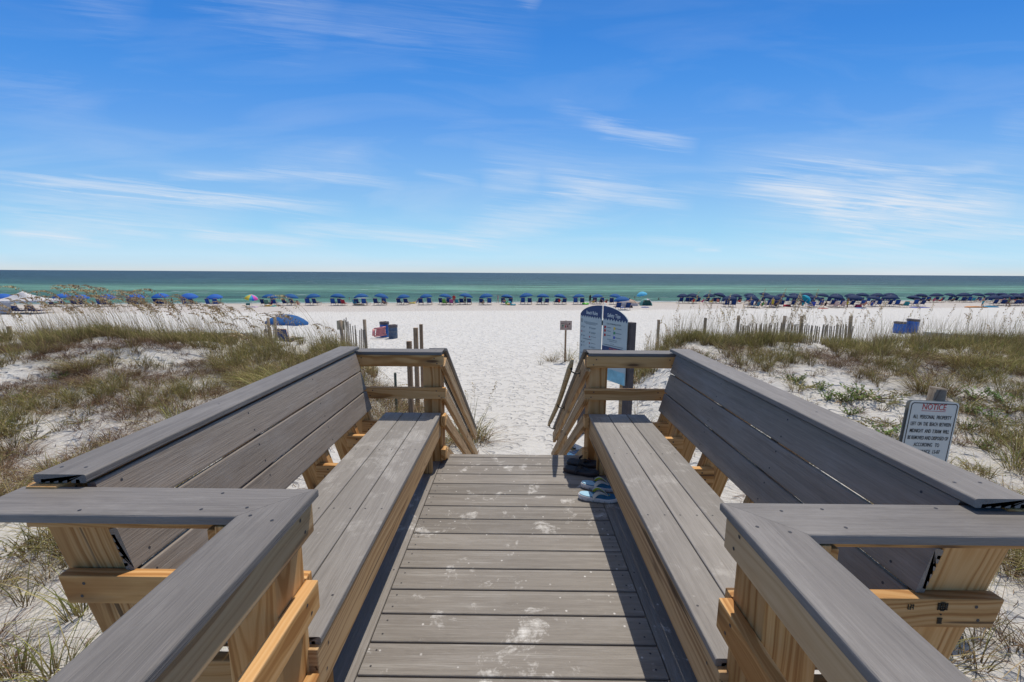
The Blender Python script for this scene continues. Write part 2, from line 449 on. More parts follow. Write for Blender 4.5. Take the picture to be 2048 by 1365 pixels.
def mat_pine(name, light, mid, dark, knot=(0.09, 0.045, 0.02, 1), weather=0.0):
    m, nt, b = new_mat(name)
    v, rnd, oc = obj_coord(nt, (0.55, 1.0, 1.0), 0.6)
    warp = tex_noise(nt, v, 2.2, 2, 0.5); warp2 = tex_noise(nt, v, 7.0, 2, 0.5)
    sv = N(nt, 'ShaderNodeSeparateXYZ'); tc0 = N(nt, 'ShaderNodeTexCoord'); nt.links.new(tc0.outputs['Object'], sv.inputs[0])
    yy = mnode(nt, 'ADD', sv.outputs[1], mnode(nt, 'MULTIPLY_ADD', rnd, 0.16, -0.08)); zz = mnode(nt, 'ADD', sv.outputs[2], mnode(nt, 'MULTIPLY_ADD', rnd, -0.10, 0.085))
    dd = mnode(nt, 'SQRT', mnode(nt, 'ADD', mnode(nt, 'MULTIPLY', yy, yy), mnode(nt, 'MULTIPLY', zz, zz)))
    dd = mnode(nt, 'ADD', dd, mnode(nt, 'ADD', mnode(nt, 'MULTIPLY', warp, 0.10), mnode(nt, 'MULTIPLY', warp2, 0.018)))
    cbr = N(nt, 'ShaderNodeCombineXYZ'); nt.links.new(mnode(nt, 'MULTIPLY', dd, 105.0), cbr.inputs[0]); nt.links.new(mnode(nt, 'MULTIPLY', rnd, 31.0), cbr.inputs[1])
    nt.links.new(mnode(nt, 'MULTIPLY', sv.outputs[0], 0.5), cbr.inputs[2])
    ring = ramp(nt, tex_noise(nt, cbr.outputs[0], 1.0, 1.5, 0.5), [(0.30, g3(0)), (0.50, g3(.35)), (0.62, g3(1.0))])
    v2, _, _ = obj_coord(nt, (5.0, 260.0, 260.0)); fine = tex_noise(nt, v2, 1.0, 3, 0.6)
    v3, _, _ = obj_coord(nt, (1.0, 5.0, 5.0)); big = tex_noise(nt, v3, 1.0, 3, 0.6)
    f = mnode(nt, 'ADD', mnode(nt, 'MULTIPLY', ring, 0.62), mnode(nt, 'MULTIPLY', fine, 0.38))
    c = ramp(nt, f, [(0.14, light), (0.45, mid), (0.85, dark)])
    c = mixc(nt, mnode(nt, 'MULTIPLY', ramp(nt, big, [(0.35, g3(0)), (0.65, g3(1))]), 0.35), c, dark)
    # knots
    vk, _, _ = obj_coord(nt, (1.9, 8.0, 8.0), 23.0)
    vor = N(nt, 'ShaderNodeTexVoronoi'); vor.inputs['Scale'].default_value = 1.0; nt.links.new(vk, vor.inputs['Vector'])
    kd = mnode(nt, 'ADD', vor.outputs['Distance'], mnode(nt, 'MULTIPLY', mnode(nt, 'SUBTRACT', fine, .5), 0.06))
    km = ramp(nt, kd, [(0.0, g3(1)), (0.07, g3(.9)), (0.11, g3(.4)), (0.22, g3(0))])
    c = mixc(nt, km, c, knot)
    if weather > 0:
        geo = N(nt, 'ShaderNodeNewGeometry'); sp = N(nt, 'ShaderNodeSeparateXYZ'); nt.links.new(geo.outputs['Position'], sp.inputs[0])
        wn = tex_noise(nt, v3, 1.6, 5, 0.7)
        wm = mnode(nt, 'MULTIPLY', ramp(nt, wn, [(0.38, g3(0.2)), (0.6, g3(1))]), weather)
        c = mixc(nt, wm, c, (0.40, 0.31, 0.22, 1))
    vc, _, _ = obj_coord(nt, (0.7, 34.0, 34.0), 41.0); ck = tex_noise(nt, vc, 1.0, 2, 0.4)   # drying cracks
    c = mixc(nt, ramp(nt, ck, [(0.0, g3(.0)), (0.70, g3(0)), (0.72, g3(.8))]), c, (0.07, 0.04, 0.02, 1))
    tone = mnode(nt, 'ADD', 0.84, mnode(nt, 'MULTIPLY', rnd, 0.32))
    tn = N(nt, 'ShaderNodeCombineXYZ')
    for i in range(3): nt.links.new(tone, tn.inputs[i])
    c = mixc(nt, 1.0, c, tn.outputs[0], 'MULTIPLY')
    nt.links.new(c, b.inputs['Base Color'])
    b.inputs['Roughness'].default_value = 0.7; b.inputs['Specular IOR Level'].default_value = 0.25
    bump(nt, b, mnode(nt, 'ADD', mnode(nt, 'MULTIPLY', ring, 0.3), mnode(nt, 'MULTIPLY', fine, 0.6)), 0.4, 0.0016)
    return m


def mat_simple(name, col, rough=0.6, var=0.12, scale=6.0, spec=0.4, metal=0.0, bumpy=0.0, coat=0.0):
    m, nt, b = new_mat(name)
    tc = N(nt, 'ShaderNodeTexCoord')
    n = tex_noise(nt, tc.outputs['Object'], scale, 5, 0.6)
    d = tuple(max(0, c * (1 - var)) for c in col[:3]) + (1,); l = tuple(min(1, c * (1 + var)) for c in col[:3]) + (1,)
    nt.links.new(ramp(nt, n, [(0.3, d), (0.7, l)]), b.inputs['Base Color'])
    b.inputs['Roughness'].default_value = rough; b.inputs['Specular IOR Level'].default_value = spec; b.inputs['Metallic'].default_value = metal
    if bumpy > 0: bump(nt, b, tex_noise(nt, tc.outputs['Object'], scale * 6, 4, 0.6), bumpy, 0.01)
    return m


def mat_fabric(name, col):
    m = mat_simple(name, col, 0.8, 0.14, 5.0, 0.2, bumpy=0.2)
    return m


M_NAIL = mat_simple('screw_metal', (0.03, 0.03, 0.035, 1), 0.5, 0.1, 30)
M_COMP = mat_composite('composite_grey', (0.150, 0.135, 0.125, 1), (0.215, 0.200, 0.185, 1), (0.290, 0.272, 0.255, 1))
M_CAP = mat_composite('composite_cap', (0.112, 0.104, 0.099, 1), (0.162, 0.151, 0.143, 1), (0.222, 0.208, 0.197, 1))
M_BACK = mat_composite('composite_back', (0.145, 0.118, 0.096, 1), (0.220, 0.187, 0.156, 1), (0.30, 0.260, 0.222, 1))
M_DECK = mat_composite('composite_deck', (0.140, 0.124, 0.108, 1), (0.192, 0.174, 0.154, 1), (0.255, 0.234, 0.208, 1), sand=1.0)
M_SEAT = mat_composite('composite_seat', (0.160, 0.148, 0.138, 1), (0.230, 0.216, 0.202, 1), (0.300, 0.285, 0.268, 1), sand=0.30)
M_PINE = mat_pine('treated_pine', (0.66, 0.42, 0.195, 1), (0.55, 0.31, 0.115, 1), (0.34, 0.155, 0.045, 1))
M_PINEW = mat_pine('weathered_pine', (0.62, 0.44, 0.245, 1), (0.51, 0.335, 0.165, 1), (0.31, 0.175, 0.075, 1), weather=0.16)
M_OLD = mat_pine('old_post_wood', (0.34, 0.28, 0.20, 1), (0.25, 0.20, 0.14, 1), (0.15, 0.115, 0.08, 1), weather=0.5)
M_BROWNPOST = mat_pine('brown_post_wood', (0.36, 0.235, 0.135, 1), (0.27, 0.165, 0.09, 1), (0.17, 0.10, 0.055, 1), weather=0.2)
M_DARKPOST = mat_simple('dark_composite_post', (0.075, 0.06, 0.06, 1), 0.7, 0.2, 12)

# ------------------------------------------------------------------ ground
_rs = np.random.RandomState(5); _PT = _rs.rand(256, 256)


def vnoise(x, y):
    x = np.asarray(x, float); y = np.asarray(y, float)
    xi = np.floor(x).astype(int); yi = np.floor(y).astype(int); fx = x - xi; fy = y - yi
    fx = fx * fx * (3 - 2 * fx); fy = fy * fy * (3 - 2 * fy)
    g = lambda i, j: _PT[i % 256, j % 256]
    return (g(xi, yi) * (1 - fx) * (1 - fy) + g(xi + 1, yi) * fx * (1 - fy) + g(xi, yi + 1) * (1 - fx) * fy + g(xi + 1, yi + 1) * fx * fy) - 0.5


def fbm(x, y, s, o=4):
    a, r = 1.0, 0
    for k in range(o):
        r = r + a * vnoise(x / s + 13.7 * k, y / s + 7.1 * k); a *= 0.5; s *= 0.5
    return r


def sstep(a, b, x):
    t = np.clip((x - a) / (b - a), 0, 1); return t * t * (3 - 2 * t)


_PY = [-60, 0, 5, 7, 10, 14, 20, 30, 50, 75, 84, 90, 130, 400]
_PZ = [-1.5, -1.5, -1.62, -1.85, -2.25, -2.55, -2.75, -3.0, -3.45, -4.0, -4.25, -4.7, -6.5, -9]
_DY = [-60, -2, 3, 6, 8.5, 10.5, 12, 13.2, 14.5, 16.5, 19.0, 22.0]
_DZ = [-1.35, -1.3, -1.45, -1.52, -1.30, -1.00, -.72, -.62, -.74, -1.22, -2.2, -2.75]
_LX = [(0, 1.7), (6, 1.7), (9, 2.3), (12, 3.4), (16, 5.2), (22, 7.0)]
_RX = [(0, 1.7), (6, 1.9), (9, 2.5), (12, 3.1), (16, 4.2), (22, 5.5)]


def ucoord(x, y):
    return y - 0.15 * x * sstep(22, 60, y)


def H(x, y):
    x = np.asarray(x, float); y = np.asarray(y, float)
    u = ucoord(x, y)
    path = np.interp(u, _PY, _PZ)
    yy = y + fbm(x, y * 0 + 3, 6.0, 3) * 1.6
    dune = np.interp(yy, _DY, _DZ)
    xl = np.interp(y, [p[0] for p in _LX], [p[1] for p in _LX]); xr = np.interp(y, [p[0] for p in _RX], [p[1] for p in _RX])
    s = np.maximum(sstep(xl - .6, xl + 2.0, -x), sstep(xr - .6, xr + 2.0, x)) * (1 - sstep(20, 24, y))
    crest = np.exp(-((yy - 13) / 3.0) ** 2)
    dune = dune - .45 * np.exp(-((x + 7.3) / 2.0) ** 2 - ((yy - 13) / 3.5) ** 2)
    dune = dune + crest * fbm(x + 40, y, 4.0, 3) * 0.36 + fbm(x, y, 2.2, 4) * 0.22
    z = path * (1 - s) + dune * s
    z = z + (1 - s) * fbm(x, y, 1.3, 3) * 0.045 * (1 - sstep(20, 60, y)) + fbm(x, y, 14, 2) * 0.10 * sstep(18, 40, y) * (1 - sstep(60, 72, u))
    return z


def h1(x, y):
    return float(H(x, y))


def grid_axis(parts):
    out = []
    for a, b, st in parts:
        n = max(1, int(round((b - a) / st))); out += list(np.linspace(a, b, n, endpoint=False))
    out.append(parts[-1][1]); return np.array(out)


def build_ground():
    xs = grid_axis([(-900, -120, 60), (-120, -40, 4), (-40, -18, .8), (-18, -6, .22), (-6, 6, .10), (6, 18, .22), (18, 40, .8), (40, 140, 4), (140, 900, 60)])
    ys = grid_axis([(-40, -2, 2.5), (-2, 9, .10), (9, 16, .14), (16, 28, .3), (28, 60, 1.2), (60, 135, 1.5), (135, 400, 40)])
    X, Y = np.meshgrid(xs, ys); Z = H(X, Y)
    nx, ny = len(xs), len(ys)
    co = np.stack([X, Y, Z], -1).reshape(-1, 3)
    i = np.arange(ny - 1)[:, None] * nx + np.arange(nx - 1)[None]
    q = np.stack([i, i + 1, i + 1 + nx, i + nx], -1).reshape(-1)
    me = quad_mesh('sand', co, q, 4)
    me.polygons.foreach_set('use_smooth', np.ones(len(me.polygons), bool))
    m, nt, b = new_mat('white_sand')
    geo = N(nt, 'ShaderNodeNewGeometry'); P = geo.outputs['Position']
    sp = N(nt, 'ShaderNodeSeparateXYZ'); nt.links.new(P, sp.inputs[0])
    u = mnode(nt, 'SUBTRACT', sp.outputs[1], mnode(nt, 'MULTIPLY', sp.outputs[0], 0.15))
    n1 = tex_noise(nt, P, 0.35, 6, 0.6); n2 = tex_noise(nt, P, 5.0, 6, 0.65)
    uu = mnode(nt, 'ADD', u, mnode(nt, 'MULTIPLY', mnode(nt, 'SUBTRACT', n1, 0.5), 6.0))
    base = ramp(nt, mnode(nt, 'DIVIDE', uu, 100.0), [(0.0, (.50, .485, .455, 1)), (0.08, (.56, .55, .525, 1)), (0.3, (.61, .605, .585, 1)), (.575, (.62, .61, .585, 1)), (.60, (.53, .50, .47, 1)),
                                                     (.80, (.51, .47, .43, 1)), (.822, (.40, .36, .31, 1)), (.86, (.30, .30, .25, 1))])
    fine = ramp(nt, n2, [(0.3, g3(.86)), (0.65, g3(1.0))])
    c = mixc(nt, 1.0, base, fine, 'MULTIPLY')
    # grains of shell and dirt, only as small flecks
    vor = N(nt, 'ShaderNodeTexVoronoi'); vor.inputs['Scale'].default_value = 9.0; nt.links.new(P, vor.inputs['Vector'])
    fleck = ramp(nt, vor.outputs['Distance'], [(0.0, g3(1)), (0.07, g3(.7)), (0.10, g3(0))])
    nearm = ramp(nt, mnode(nt, 'DIVIDE', sp.outputs[1], 20.0), [(0.0, g3(.75)), (.5, g3(.6)), (.8, g3(0))])
    c = mixc(nt, mnode(nt, 'MULTIPLY', fleck, nearm), c, (.20, .16, .12, 1))
    nt.links.new(c, b.inputs['Base Color']); b.inputs['Roughness'].default_value = 0.95; b.inputs['Specular IOR Level'].default_value = 0.1
    # footprints: soft dimples, plus wind ripples
    v2 = N(nt, 'ShaderNodeTexVoronoi', feature='SMOOTH_F1'); v2.inputs['Scale'].default_value = 3.7; v2.inputs['Smoothness'].default_value = 0.55
    wp = N(nt, 'ShaderNodeVectorMath', operation='ADD'); nz = N(nt, 'ShaderNodeTexNoise'); nz.inputs['Scale'].default_value = 1.7; nz.inputs['Detail'].default_value = 3
    nt.links.new(P, nz.inputs['Vector']); sc = N(nt, 'ShaderNodeVectorMath', operation='SCALE'); sc.inputs['Scale'].default_value = 0.55
    nt.links.new(nz.outputs[1], sc.inputs[0]); nt.links.new(P, wp.inputs[0]); nt.links.new(sc.outputs[0], wp.inputs[1]); nt.links.new(wp.outputs[0], v2.inputs['Vector'])
    foot = ramp(nt, v2.outputs['Distance'], [(0.0, g3(0)), (0.28, g3(.25)), (0.46, g3(1))])
    n3 = tex_noise(nt, P, 1.6, 5, 0.62); n4 = tex_noise(nt, P, 14.0, 4, 0.65)
    hgt = mnode(nt, 'ADD', mnode(nt, 'MULTIPLY', foot, 0.55), mnode(nt, 'ADD', mnode(nt, 'MULTIPLY', n3, 0.9), mnode(nt, 'MULTIPLY', n4, 0.22)))
    bump(nt, b, hgt, 0.95, 0.15)
    o = link('sand', me, m); tag(o, kind='structure')
    return o


def quad_mesh(name, co, idx, k):
    """mesh from numpy: co (n,3), idx flat loop indices, k verts per face"""
    co = np.asarray(co, np.float32); idx = np.asarray(idx, np.int32)
    nf = len(idx) // k
    me = bpy.data.meshes.new(name)
    me.vertices.add(len(co)); me.vertices.foreach_set('co', co.ravel())
    me.loops.add(len(idx)); me.loops.foreach_set('vertex_index', idx)
    me.polygons.add(nf); me.polygons.foreach_set('loop_start', np.arange(nf, dtype=np.int32) * k)
    try: me.polygons.foreach_set('loop_total', np.full(nf, k, np.int32))
    except Exception: pass
    me.update(calc_edges=True); me.validate()
    return me


SEA_Z = -4.30


def build_sea():
    ys = [45, 84, 95, 120, 160, 250, 500, 1500, 5000, 20000, 45000]
    xs = [-45000, -8000, -1500, -400, -150, -60, 0, 60, 150, 400, 1500, 8000, 45000]
    co = [(x, y, SEA_Z) for y in ys for x in xs]; nx = len(xs)
    q = []
    for j in range(len(ys) - 1):
        for i in range(nx - 1):
            a = j * nx + i; q += [a, a + 1, a + 1 + nx, a + nx]
    me = quad_mesh('sea', co, q, 4)
    m, nt, b = new_mat('sea_water')
    geo = N(nt, 'ShaderNodeNewGeometry'); P = geo.outputs['Position']
    sp = N(nt, 'ShaderNodeSeparateXYZ'); nt.links.new(P, sp.inputs[0])
    u = mnode(nt, 'SUBTRACT', sp.outputs[1], mnode(nt, 'MULTIPLY', sp.outputs[0], 0.15))
    st = N(nt, 'ShaderNodeVectorMath', operation='MULTIPLY'); nt.links.new(P, st.inputs[0]); st.inputs[1].default_value = (0.012, 0.05, 1)
    n1 = tex_noise(nt, st.outputs[0], 1.0, 5, 0.6)
    st2 = N(nt, 'ShaderNodeVectorMath', operation='MULTIPLY'); nt.links.new(P, st2.inputs[0]); st2.inputs[1].default_value = (0.07, 0.36, 1)
    n2 = tex_noise(nt, st2.outputs[0], 1.0, 6, 0.68)
    st6 = N(nt, 'ShaderNodeVectorMath', operation='MULTIPLY'); nt.links.new(P, st6.inputs[0]); st6.inputs[1].default_value = (0.016, 0.085, 1)
    n6 = tex_noise(nt, st6.outputs[0], 1.0, 7, 0.72)
    # depth scale: log of the distance from the shore, bars and troughs shift it
    lg = mnode(nt, 'LOGARITHM', mnode(nt, 'MAXIMUM', mnode(nt, 'ADD', u, mnode(nt, 'MULTIPLY', mnode(nt, 'SUBTRACT', n1, 0.5), 26.0)), 20.0), 10.0)
    f = mnode(nt, 'DIVIDE', mnode(nt, 'SUBTRACT', lg, 1.9), 1.6)
    c = ramp(nt, f, [(0.0, (.155, .215, .150, 1)), (0.015, (.085, .175, .135, 1)), (0.05, (.076, .196, .130, 1)), (0.085, (.046, .118, .090, 1)), (0.115, (.062, .160, .112, 1)),
                     (0.165, (.120, .250, .172, 1)), (0.225, (.110, .230, .162, 1)), (0.285, (.046, .108, .100, 1)), (0.45, (.032, .070, .085, 1)), (1.0, (.026, .052, .072, 1))])
    var = ramp(nt, n2, [(0.3, g3(.62)), (0.5, g3(1.0)), (0.70, g3(1.45))])
    c = mixc(nt, 1.0, c, var, 'MULTIPLY')
    c = mixc(nt, 1.0, c, ramp(nt, n6, [(0.34, g3(.5)), (0.5, g3(1.0)), (0.64, g3(1.55))]), 'MULTIPLY')
    # whitecaps
    st3 = N(nt, 'ShaderNodeVectorMath', operation='MULTIPLY'); nt.links.new(P, st3.inputs[0]); st3.inputs[1].default_value = (0.11, 0.42, 1)
    n3 = tex_noise(nt, st3.outputs[0], 1.0, 7, 0.62)
    cap = ramp(nt, n3, [(0.0, g3(0)), (0.665, g3(0)), (0.70, g3(1))])
    # swash at the waterline
    n5 = tex_noise(nt, P, 0.30, 4, 0.6)
    sw = mnode(nt, 'SUBTRACT', u, mnode(nt, 'MULTIPLY', n5, 3.0))
    foam = ramp(nt, mnode(nt, 'DIVIDE', mnode(nt, 'SUBTRACT', sw, 80.0), 20.0), [(0.0, g3(0)), (0.17, g3(0)), (.185, g3(.8)), (.235, g3(.7)), (.25, g3(.05)), (.33, g3(0)), (.34, g3(.55)), (.355, g3(.0))])
    c = mixc(nt, mnode(nt, 'MAXIMUM', cap, foam), c, (.75, .78, .78, 1))
    nt.links.new(c, b.inputs['Base Color'])
    b.inputs['Roughness'].default_value = 0.42; b.inputs['IOR'].default_value = 1.33; b.inputs['Specular IOR Level'].default_value = 0.16
    st4 = N(nt, 'ShaderNodeVectorMath', operation='MULTIPLY'); nt.links.new(P, st4.inputs[0]); st4.inputs[1].default_value = (0.30, 0.9, 1)
    w1 = tex_noise(nt, st4.outputs[0], 1.0, 6, 0.65)
    bump(nt, b, w1, 1.0, 1.5)
    o = link('sea', me, m); tag(o, kind='structure')


build_ground(); build_sea()

# ------------------------------------------------------------------ boardwalk landing
rnd = random.Random(11)
deck = thing('boardwalk_deck', 'grey composite plank deck dusted with white sand between the two benches', 'deck', (0, 1.0, -0.2))
P = 0.1477
k = 0
y1 = 3.2927
while y1 > -2.6:
    yc = y1 - P / 2
    scr = [(sx, sy) for sx in (-.545, .545) for sy in (-.035, .035)]
    composite('deck_board', deck, (-.5815, yc, -.0125), (.5815, yc, -.0125), P - .007, .025, mat=M_DECK, screws=scr, grooves=False)
    y1 -= P
for s in (-1, 1):
    for j, xc in enumerate((.6575, .8045, .9515)):
        composite('border_board', deck, (s * xc, -2.6 if j == 0 else 1.0, -.0125), (s * xc, 3.2927, -.0125), .141, .025, mat=M_DECK, screws=[(q, e) for q in (-2.4, -1.6, -.8, 0, .8, 1.6, 2.4) for e in (-.05, .05)] if j == 0 else (), grooves=False)
composite('nosing_board', deck, (-.72, 3.3245, -.0125), (.72, 3.3245, -.0125), .056, .025, mat=M_DECK, grooves=False)
for s in (-1, 1):
    lumber('rim_joist', deck, (s * 1.03, .98, -.125), (s * 1.03, 3.28, -.125), .038, .19, mat=M_PINE)
    lumber('rim_joist', deck, (s * .74, -2.6, -.125), (s * .74, .96, -.125), .038, .19, mat=M_PINE)
    for y in (1.3, 3.0): lumber('deck_post', deck, (s * .9, y, -2.3), (s * .9, y, -.03), .14, .14, up=(0, 1, 0), mat=M_PINE)
for y in (.97, 1.6, 2.3, 3.27): lumber('floor_joist', deck, (-1.01, y, -.125), (1.01, y, -.125), .038, .19, mat=M_PINE)

# stairs
stairs = thing('beach_stairs', 'wooden steps going down from the deck end to the sand', 'stairs', (0, 4.5, -1.7))
for i in range(8):
    y0 = 3.36 + i * .28; z = -.18 * (i + 1)
    composite('tread', stairs, (-.71, y0 + .07, z - .0125), (.71, y0 + .07, z - .0125), .14, .025, mat=M_DECK, grooves=False)
    composite('tread', stairs, (-.71, y0 + .215, z - .0125), (.71, y0 + .215, z - .0125), .14, .025, mat=M_DECK, grooves=False)
    composite('riser', stairs, (-.71, y0 - .014, z + .077), (.71, y0 - .014, z + .077), .15, .018, up=(0, -1, 0), mat=M_COMP, grooves=False)
for s in (-1, 1): lumber('stringer', stairs, (s * .735, 3.36, -.17), (s * .735, 5.75, -1.72), .038, .26, mat=M_PINEW)


# ------------------------------------------------------------------ benches
SEAT = .42


def bench(s):
    side = 'left' if s < 0 else 'right'
    look = 'sunlit' if s < 0 else 'shaded'
    b = thing('bench', 'built-in deck bench with %s backrest on the %s of the walkway' % (look, side), 'bench', (s * .9, 2.1, 0), 0, 'built-in benches along the deck')
    # seat planks
    q0 = -.055 if s > 0 else 0.0      # the right bench reaches a little nearer
    ys, ye = 1.106 + q0, 3.158
    for j in range(3):
        xc = s * (.571 + .0705 + j * .1445)
        sc = [(q, e) for q in (-.86, -.33, .33, .9) for e in (-.035, .04)]
        o = composite('seat_board', b, (xc, ys, SEAT - .0125), (xc, ye, SEAT - .0125), .141, .025, mat=M_SEAT, screws=sc)
    lumber('fascia', b, (s * .592, ys - .02, SEAT - .025 - .079), (s * .592, ye - .002, SEAT - .025 - .079), .036, .157, mat=M_PINEW, nails=[(q, .0, 0) for q in ()])
    # leaning backrest supports with seat joists
    lean = .31; up = Vector((s * math.sin(R(15)), 0, math.cos(R(15))))
    for y in (1.162 + q0, 1.86, 2.35, 2.80, 3.09):
        cx = lambda z: s * (1.2835 + (z - .744) * lean)
        o = lumber('back_support', b, (cx(-.2), y, -.2), (cx(.900), y, .900), .038, .176, up=(1, 0, 0), mat=M_PINE, nails=())
        o2 = lumber('back_support', b, (cx(-.2) + s * .004, y + .042, -.2), (cx(.80) + s * .004, y + .042, .80), .036, .150, up=(1, 0, 0), mat=M_PINE) if 1.2 < y < 2.6 else None
        yj = y + (.040 if y < 1.2 else -.040)
        lumber('seat_joist', b, (s * .614, yj, SEAT - .025 - .046), (s * 1.14, yj, SEAT - .025 - .046), .038, .089, mat=M_PINE)
        if y < 1.3 or y > 3: lumber('seat_leg', b, (s * .66, yj + (.04 if y < 2 else -.04), .001), (s * .66, yj + (.04 if y < 2 else -.04), SEAT - .027), .089, .038, up=(0, 1, 0), mat=M_PINE)
    # backrest planks: surface line through (1.209, z .905) leaning outward
    nrm = Vector((-s * math.cos(R(15)), 0, math.sin(R(15))))
    for j in range(3):
        d = .073 + j * .150
        z = .897 - d * math.cos(R(15)); x = s * (1.198 - d * math.sin(R(15)))
        c = Vector((x, 0, z)) - nrm * .0125
        a, e = (1.128 + q0, 3.105)
        sc = [(q, w) for q in (-.93, -.31, .30, .90) for w in (-.04, .04)]
        composite('back_board', b, (c.x, a + .004 * j, c.z), (c.x, 3.13 - .012 * j, c.z), .142, .025, up=nrm, mat=M_BACK, screws=sc)
    # cap plank
    sc = [(-1.0, -.03), (-1.0, .04), (-.4, 0), (.3, .02), (.95, -.03)]
    composite('top_cap', b, (s * (1.2640 if s < 0 else 1.246), 1.10 + q0 * 1.5, .9175), (s * (1.2640 if s < 0 else 1.246), 3.19, .9175), .147, .025, mat=M_CAP, screws=sc)
    lumber('cap_rail', b, (s * 1.305, 1.085 + q0 * 1.2, .882), (s * 1.305, 3.16, .882), .086, .038, mat=M_PINE)
    return b


bench(-1); bench(1)


# ------------------------------------------------------------------ railings
RT = .870   # underside of the caps


def near_railing(s):
    side = 'left' if s < 0 else 'right'
    r = thing('railing', 'nearest L-shaped pine railing with mitred grey cap on the %s of the walkway' % side, 'railing', (s * .65, .9, 0), 0, 'railings of the landing')
    # caps, mitred at the corner
    zc = RT + .0125; q0 = -.050 if s > 0 else 0.0
    w = .141
    xi, xo = .545, .545 + w; yo, yi = 1.101 + q0, 1.101 + q0 - w
    # longitudinal: from behind the camera to the corner, inner edge longest
    m1 = composite('cap_board', r, (s * (xi + w / 2), -2.3, zc), (s * (xi + w / 2), yo - w / 2, zc), w, .025, mat=M_CAP, screws=[(1.58, -.03), (1.60, .035), (1.1, -.04), (1.1, .04)],
                   mit1=(1 if s < 0 else -1) * -1.0)
    m2 = composite('cap_board', r, (s * (xi + w / 2 + .001), yo - w / 2, zc), (s * 1.365, yo - w / 2, zc), w, .025, mat=M_CAP, screws=[(-.2, -.04), (-.2, .04), (.1, .05), (-.31, .03)],
                   mit0=(1 if s < 0 else -1) * 1.0)
    # transverse rails, out towards the beach grass
    for (zt, zb, y, xa, xb, cut) in ((RT - .001, RT - .089, 1.080, .60, 1.36, 0), (.614, .525, 1.102, .60, 1.315, 1), (.335, .246, 1.102, .60, 1.29, 1)):
        lumber('rail', r, (s * xa, y + .019 + q0, (zt + zb) / 2), (s * (xb + (.022 if s > 0 and cut else 0)), y + .019 + q0, (zt + zb) / 2), .036, zt - zb, mat=M_PINE, cut1=.22 if cut else 0)
    # longitudinal rails on the walkway side of the posts
    for (zt, hgt, y1) in ((RT - .001, .100, 1.098), (.614, .089, 1.100), (.335, .089, 1.070), (.10, .089, 1.060)):
        lumber('rail', r, (s * .581, -2.3, zt - hgt / 2), (s * .581, y1 + q0, zt - hgt / 2), .037, hgt, mat=M_PINEW if zt > .8 else M_PINE)
    lumber('rail_block', r, (s * .765, .99 + q0, RT - .075), (s * .765, 1.079 + q0, RT - .075), .036, .089, mat=M_PINE)
    for y in (1.03 + q0, -.9): lumber('post', r, (s * .671, y, -.30), (s * .671, y, RT - .003), .139, .139, up=(0, 1, 0), mat=M_PINE)
    if s > 0:   # lumber stamp on the outer end of the middle rail
        st = bmesh.new()
        def tick(x, z, w_, h_): add_box(st, (x + .01, 1.1013 - .050, z), (w_, .001, h_))
        rs = random.Random(3)
        for q in range(5): tick(1.157 + .006 * q, .592, .0022, .022)
        for q in range(4): tick(1.169, .583 + q * .006, .028, .0018)
        for q in range(10):
            a = q * .628; tick(1.169 + .0085 * math.cos(a), .592 + .0115 * math.sin(a), .005, .005)
        for q in range(4): tick(1.162 + .0032 * q, .548, .0018, .016)
        tick(1.167, .556, .014, .0018); tick(1.167, .540, .014, .0018); tick(1.1675, .5675, .004, .004)
        for q in range(3): tick(1.075 + .007 * q, .590, .0016, .016); tick(1.079 + .004 * q, .583 + .006 * q, .008, .0014)
        link('ink_stamp', bm_mesh(st, 'ink_stamp'), mat_simple('stamp_ink', (.035, .03, .02, 1), .8, .3, 60), r, Matrix())
    return r


def end_railing(s):
    side = 'left' if s < 0 else 'right'
    r = thing('railing', 'short pine end railing with thick post at the far end of the %s bench' % side, 'railing', (s * .64, 3.28, 0), 0, 'railings of the landing')
    composite('cap_board', r, (s * .557, 3.238, RT + .0125), (s * 1.225, 3.238, RT + .0125), .140, .025, mat=M_CAP, screws=[(-.28, .0), (.2, .02)], mit0=0)
    lumber('rail', r, (s * .545, 3.189, RT - .0455), (s * 1.24, 3.189, RT - .0455), .036, .089, mat=M_PINE)
    lumber('rail', r, (s * .534, 3.189, .5695), (s * 1.165, 3.189, .5695), .036, .089, mat=M_PINE)
    lumber('post', r, (s * .642, 3.279, -1.9), (s * .642, 3.279, RT - .003), .139, .139, up=(0, 1, 0), mat=M_PINE)
    return r


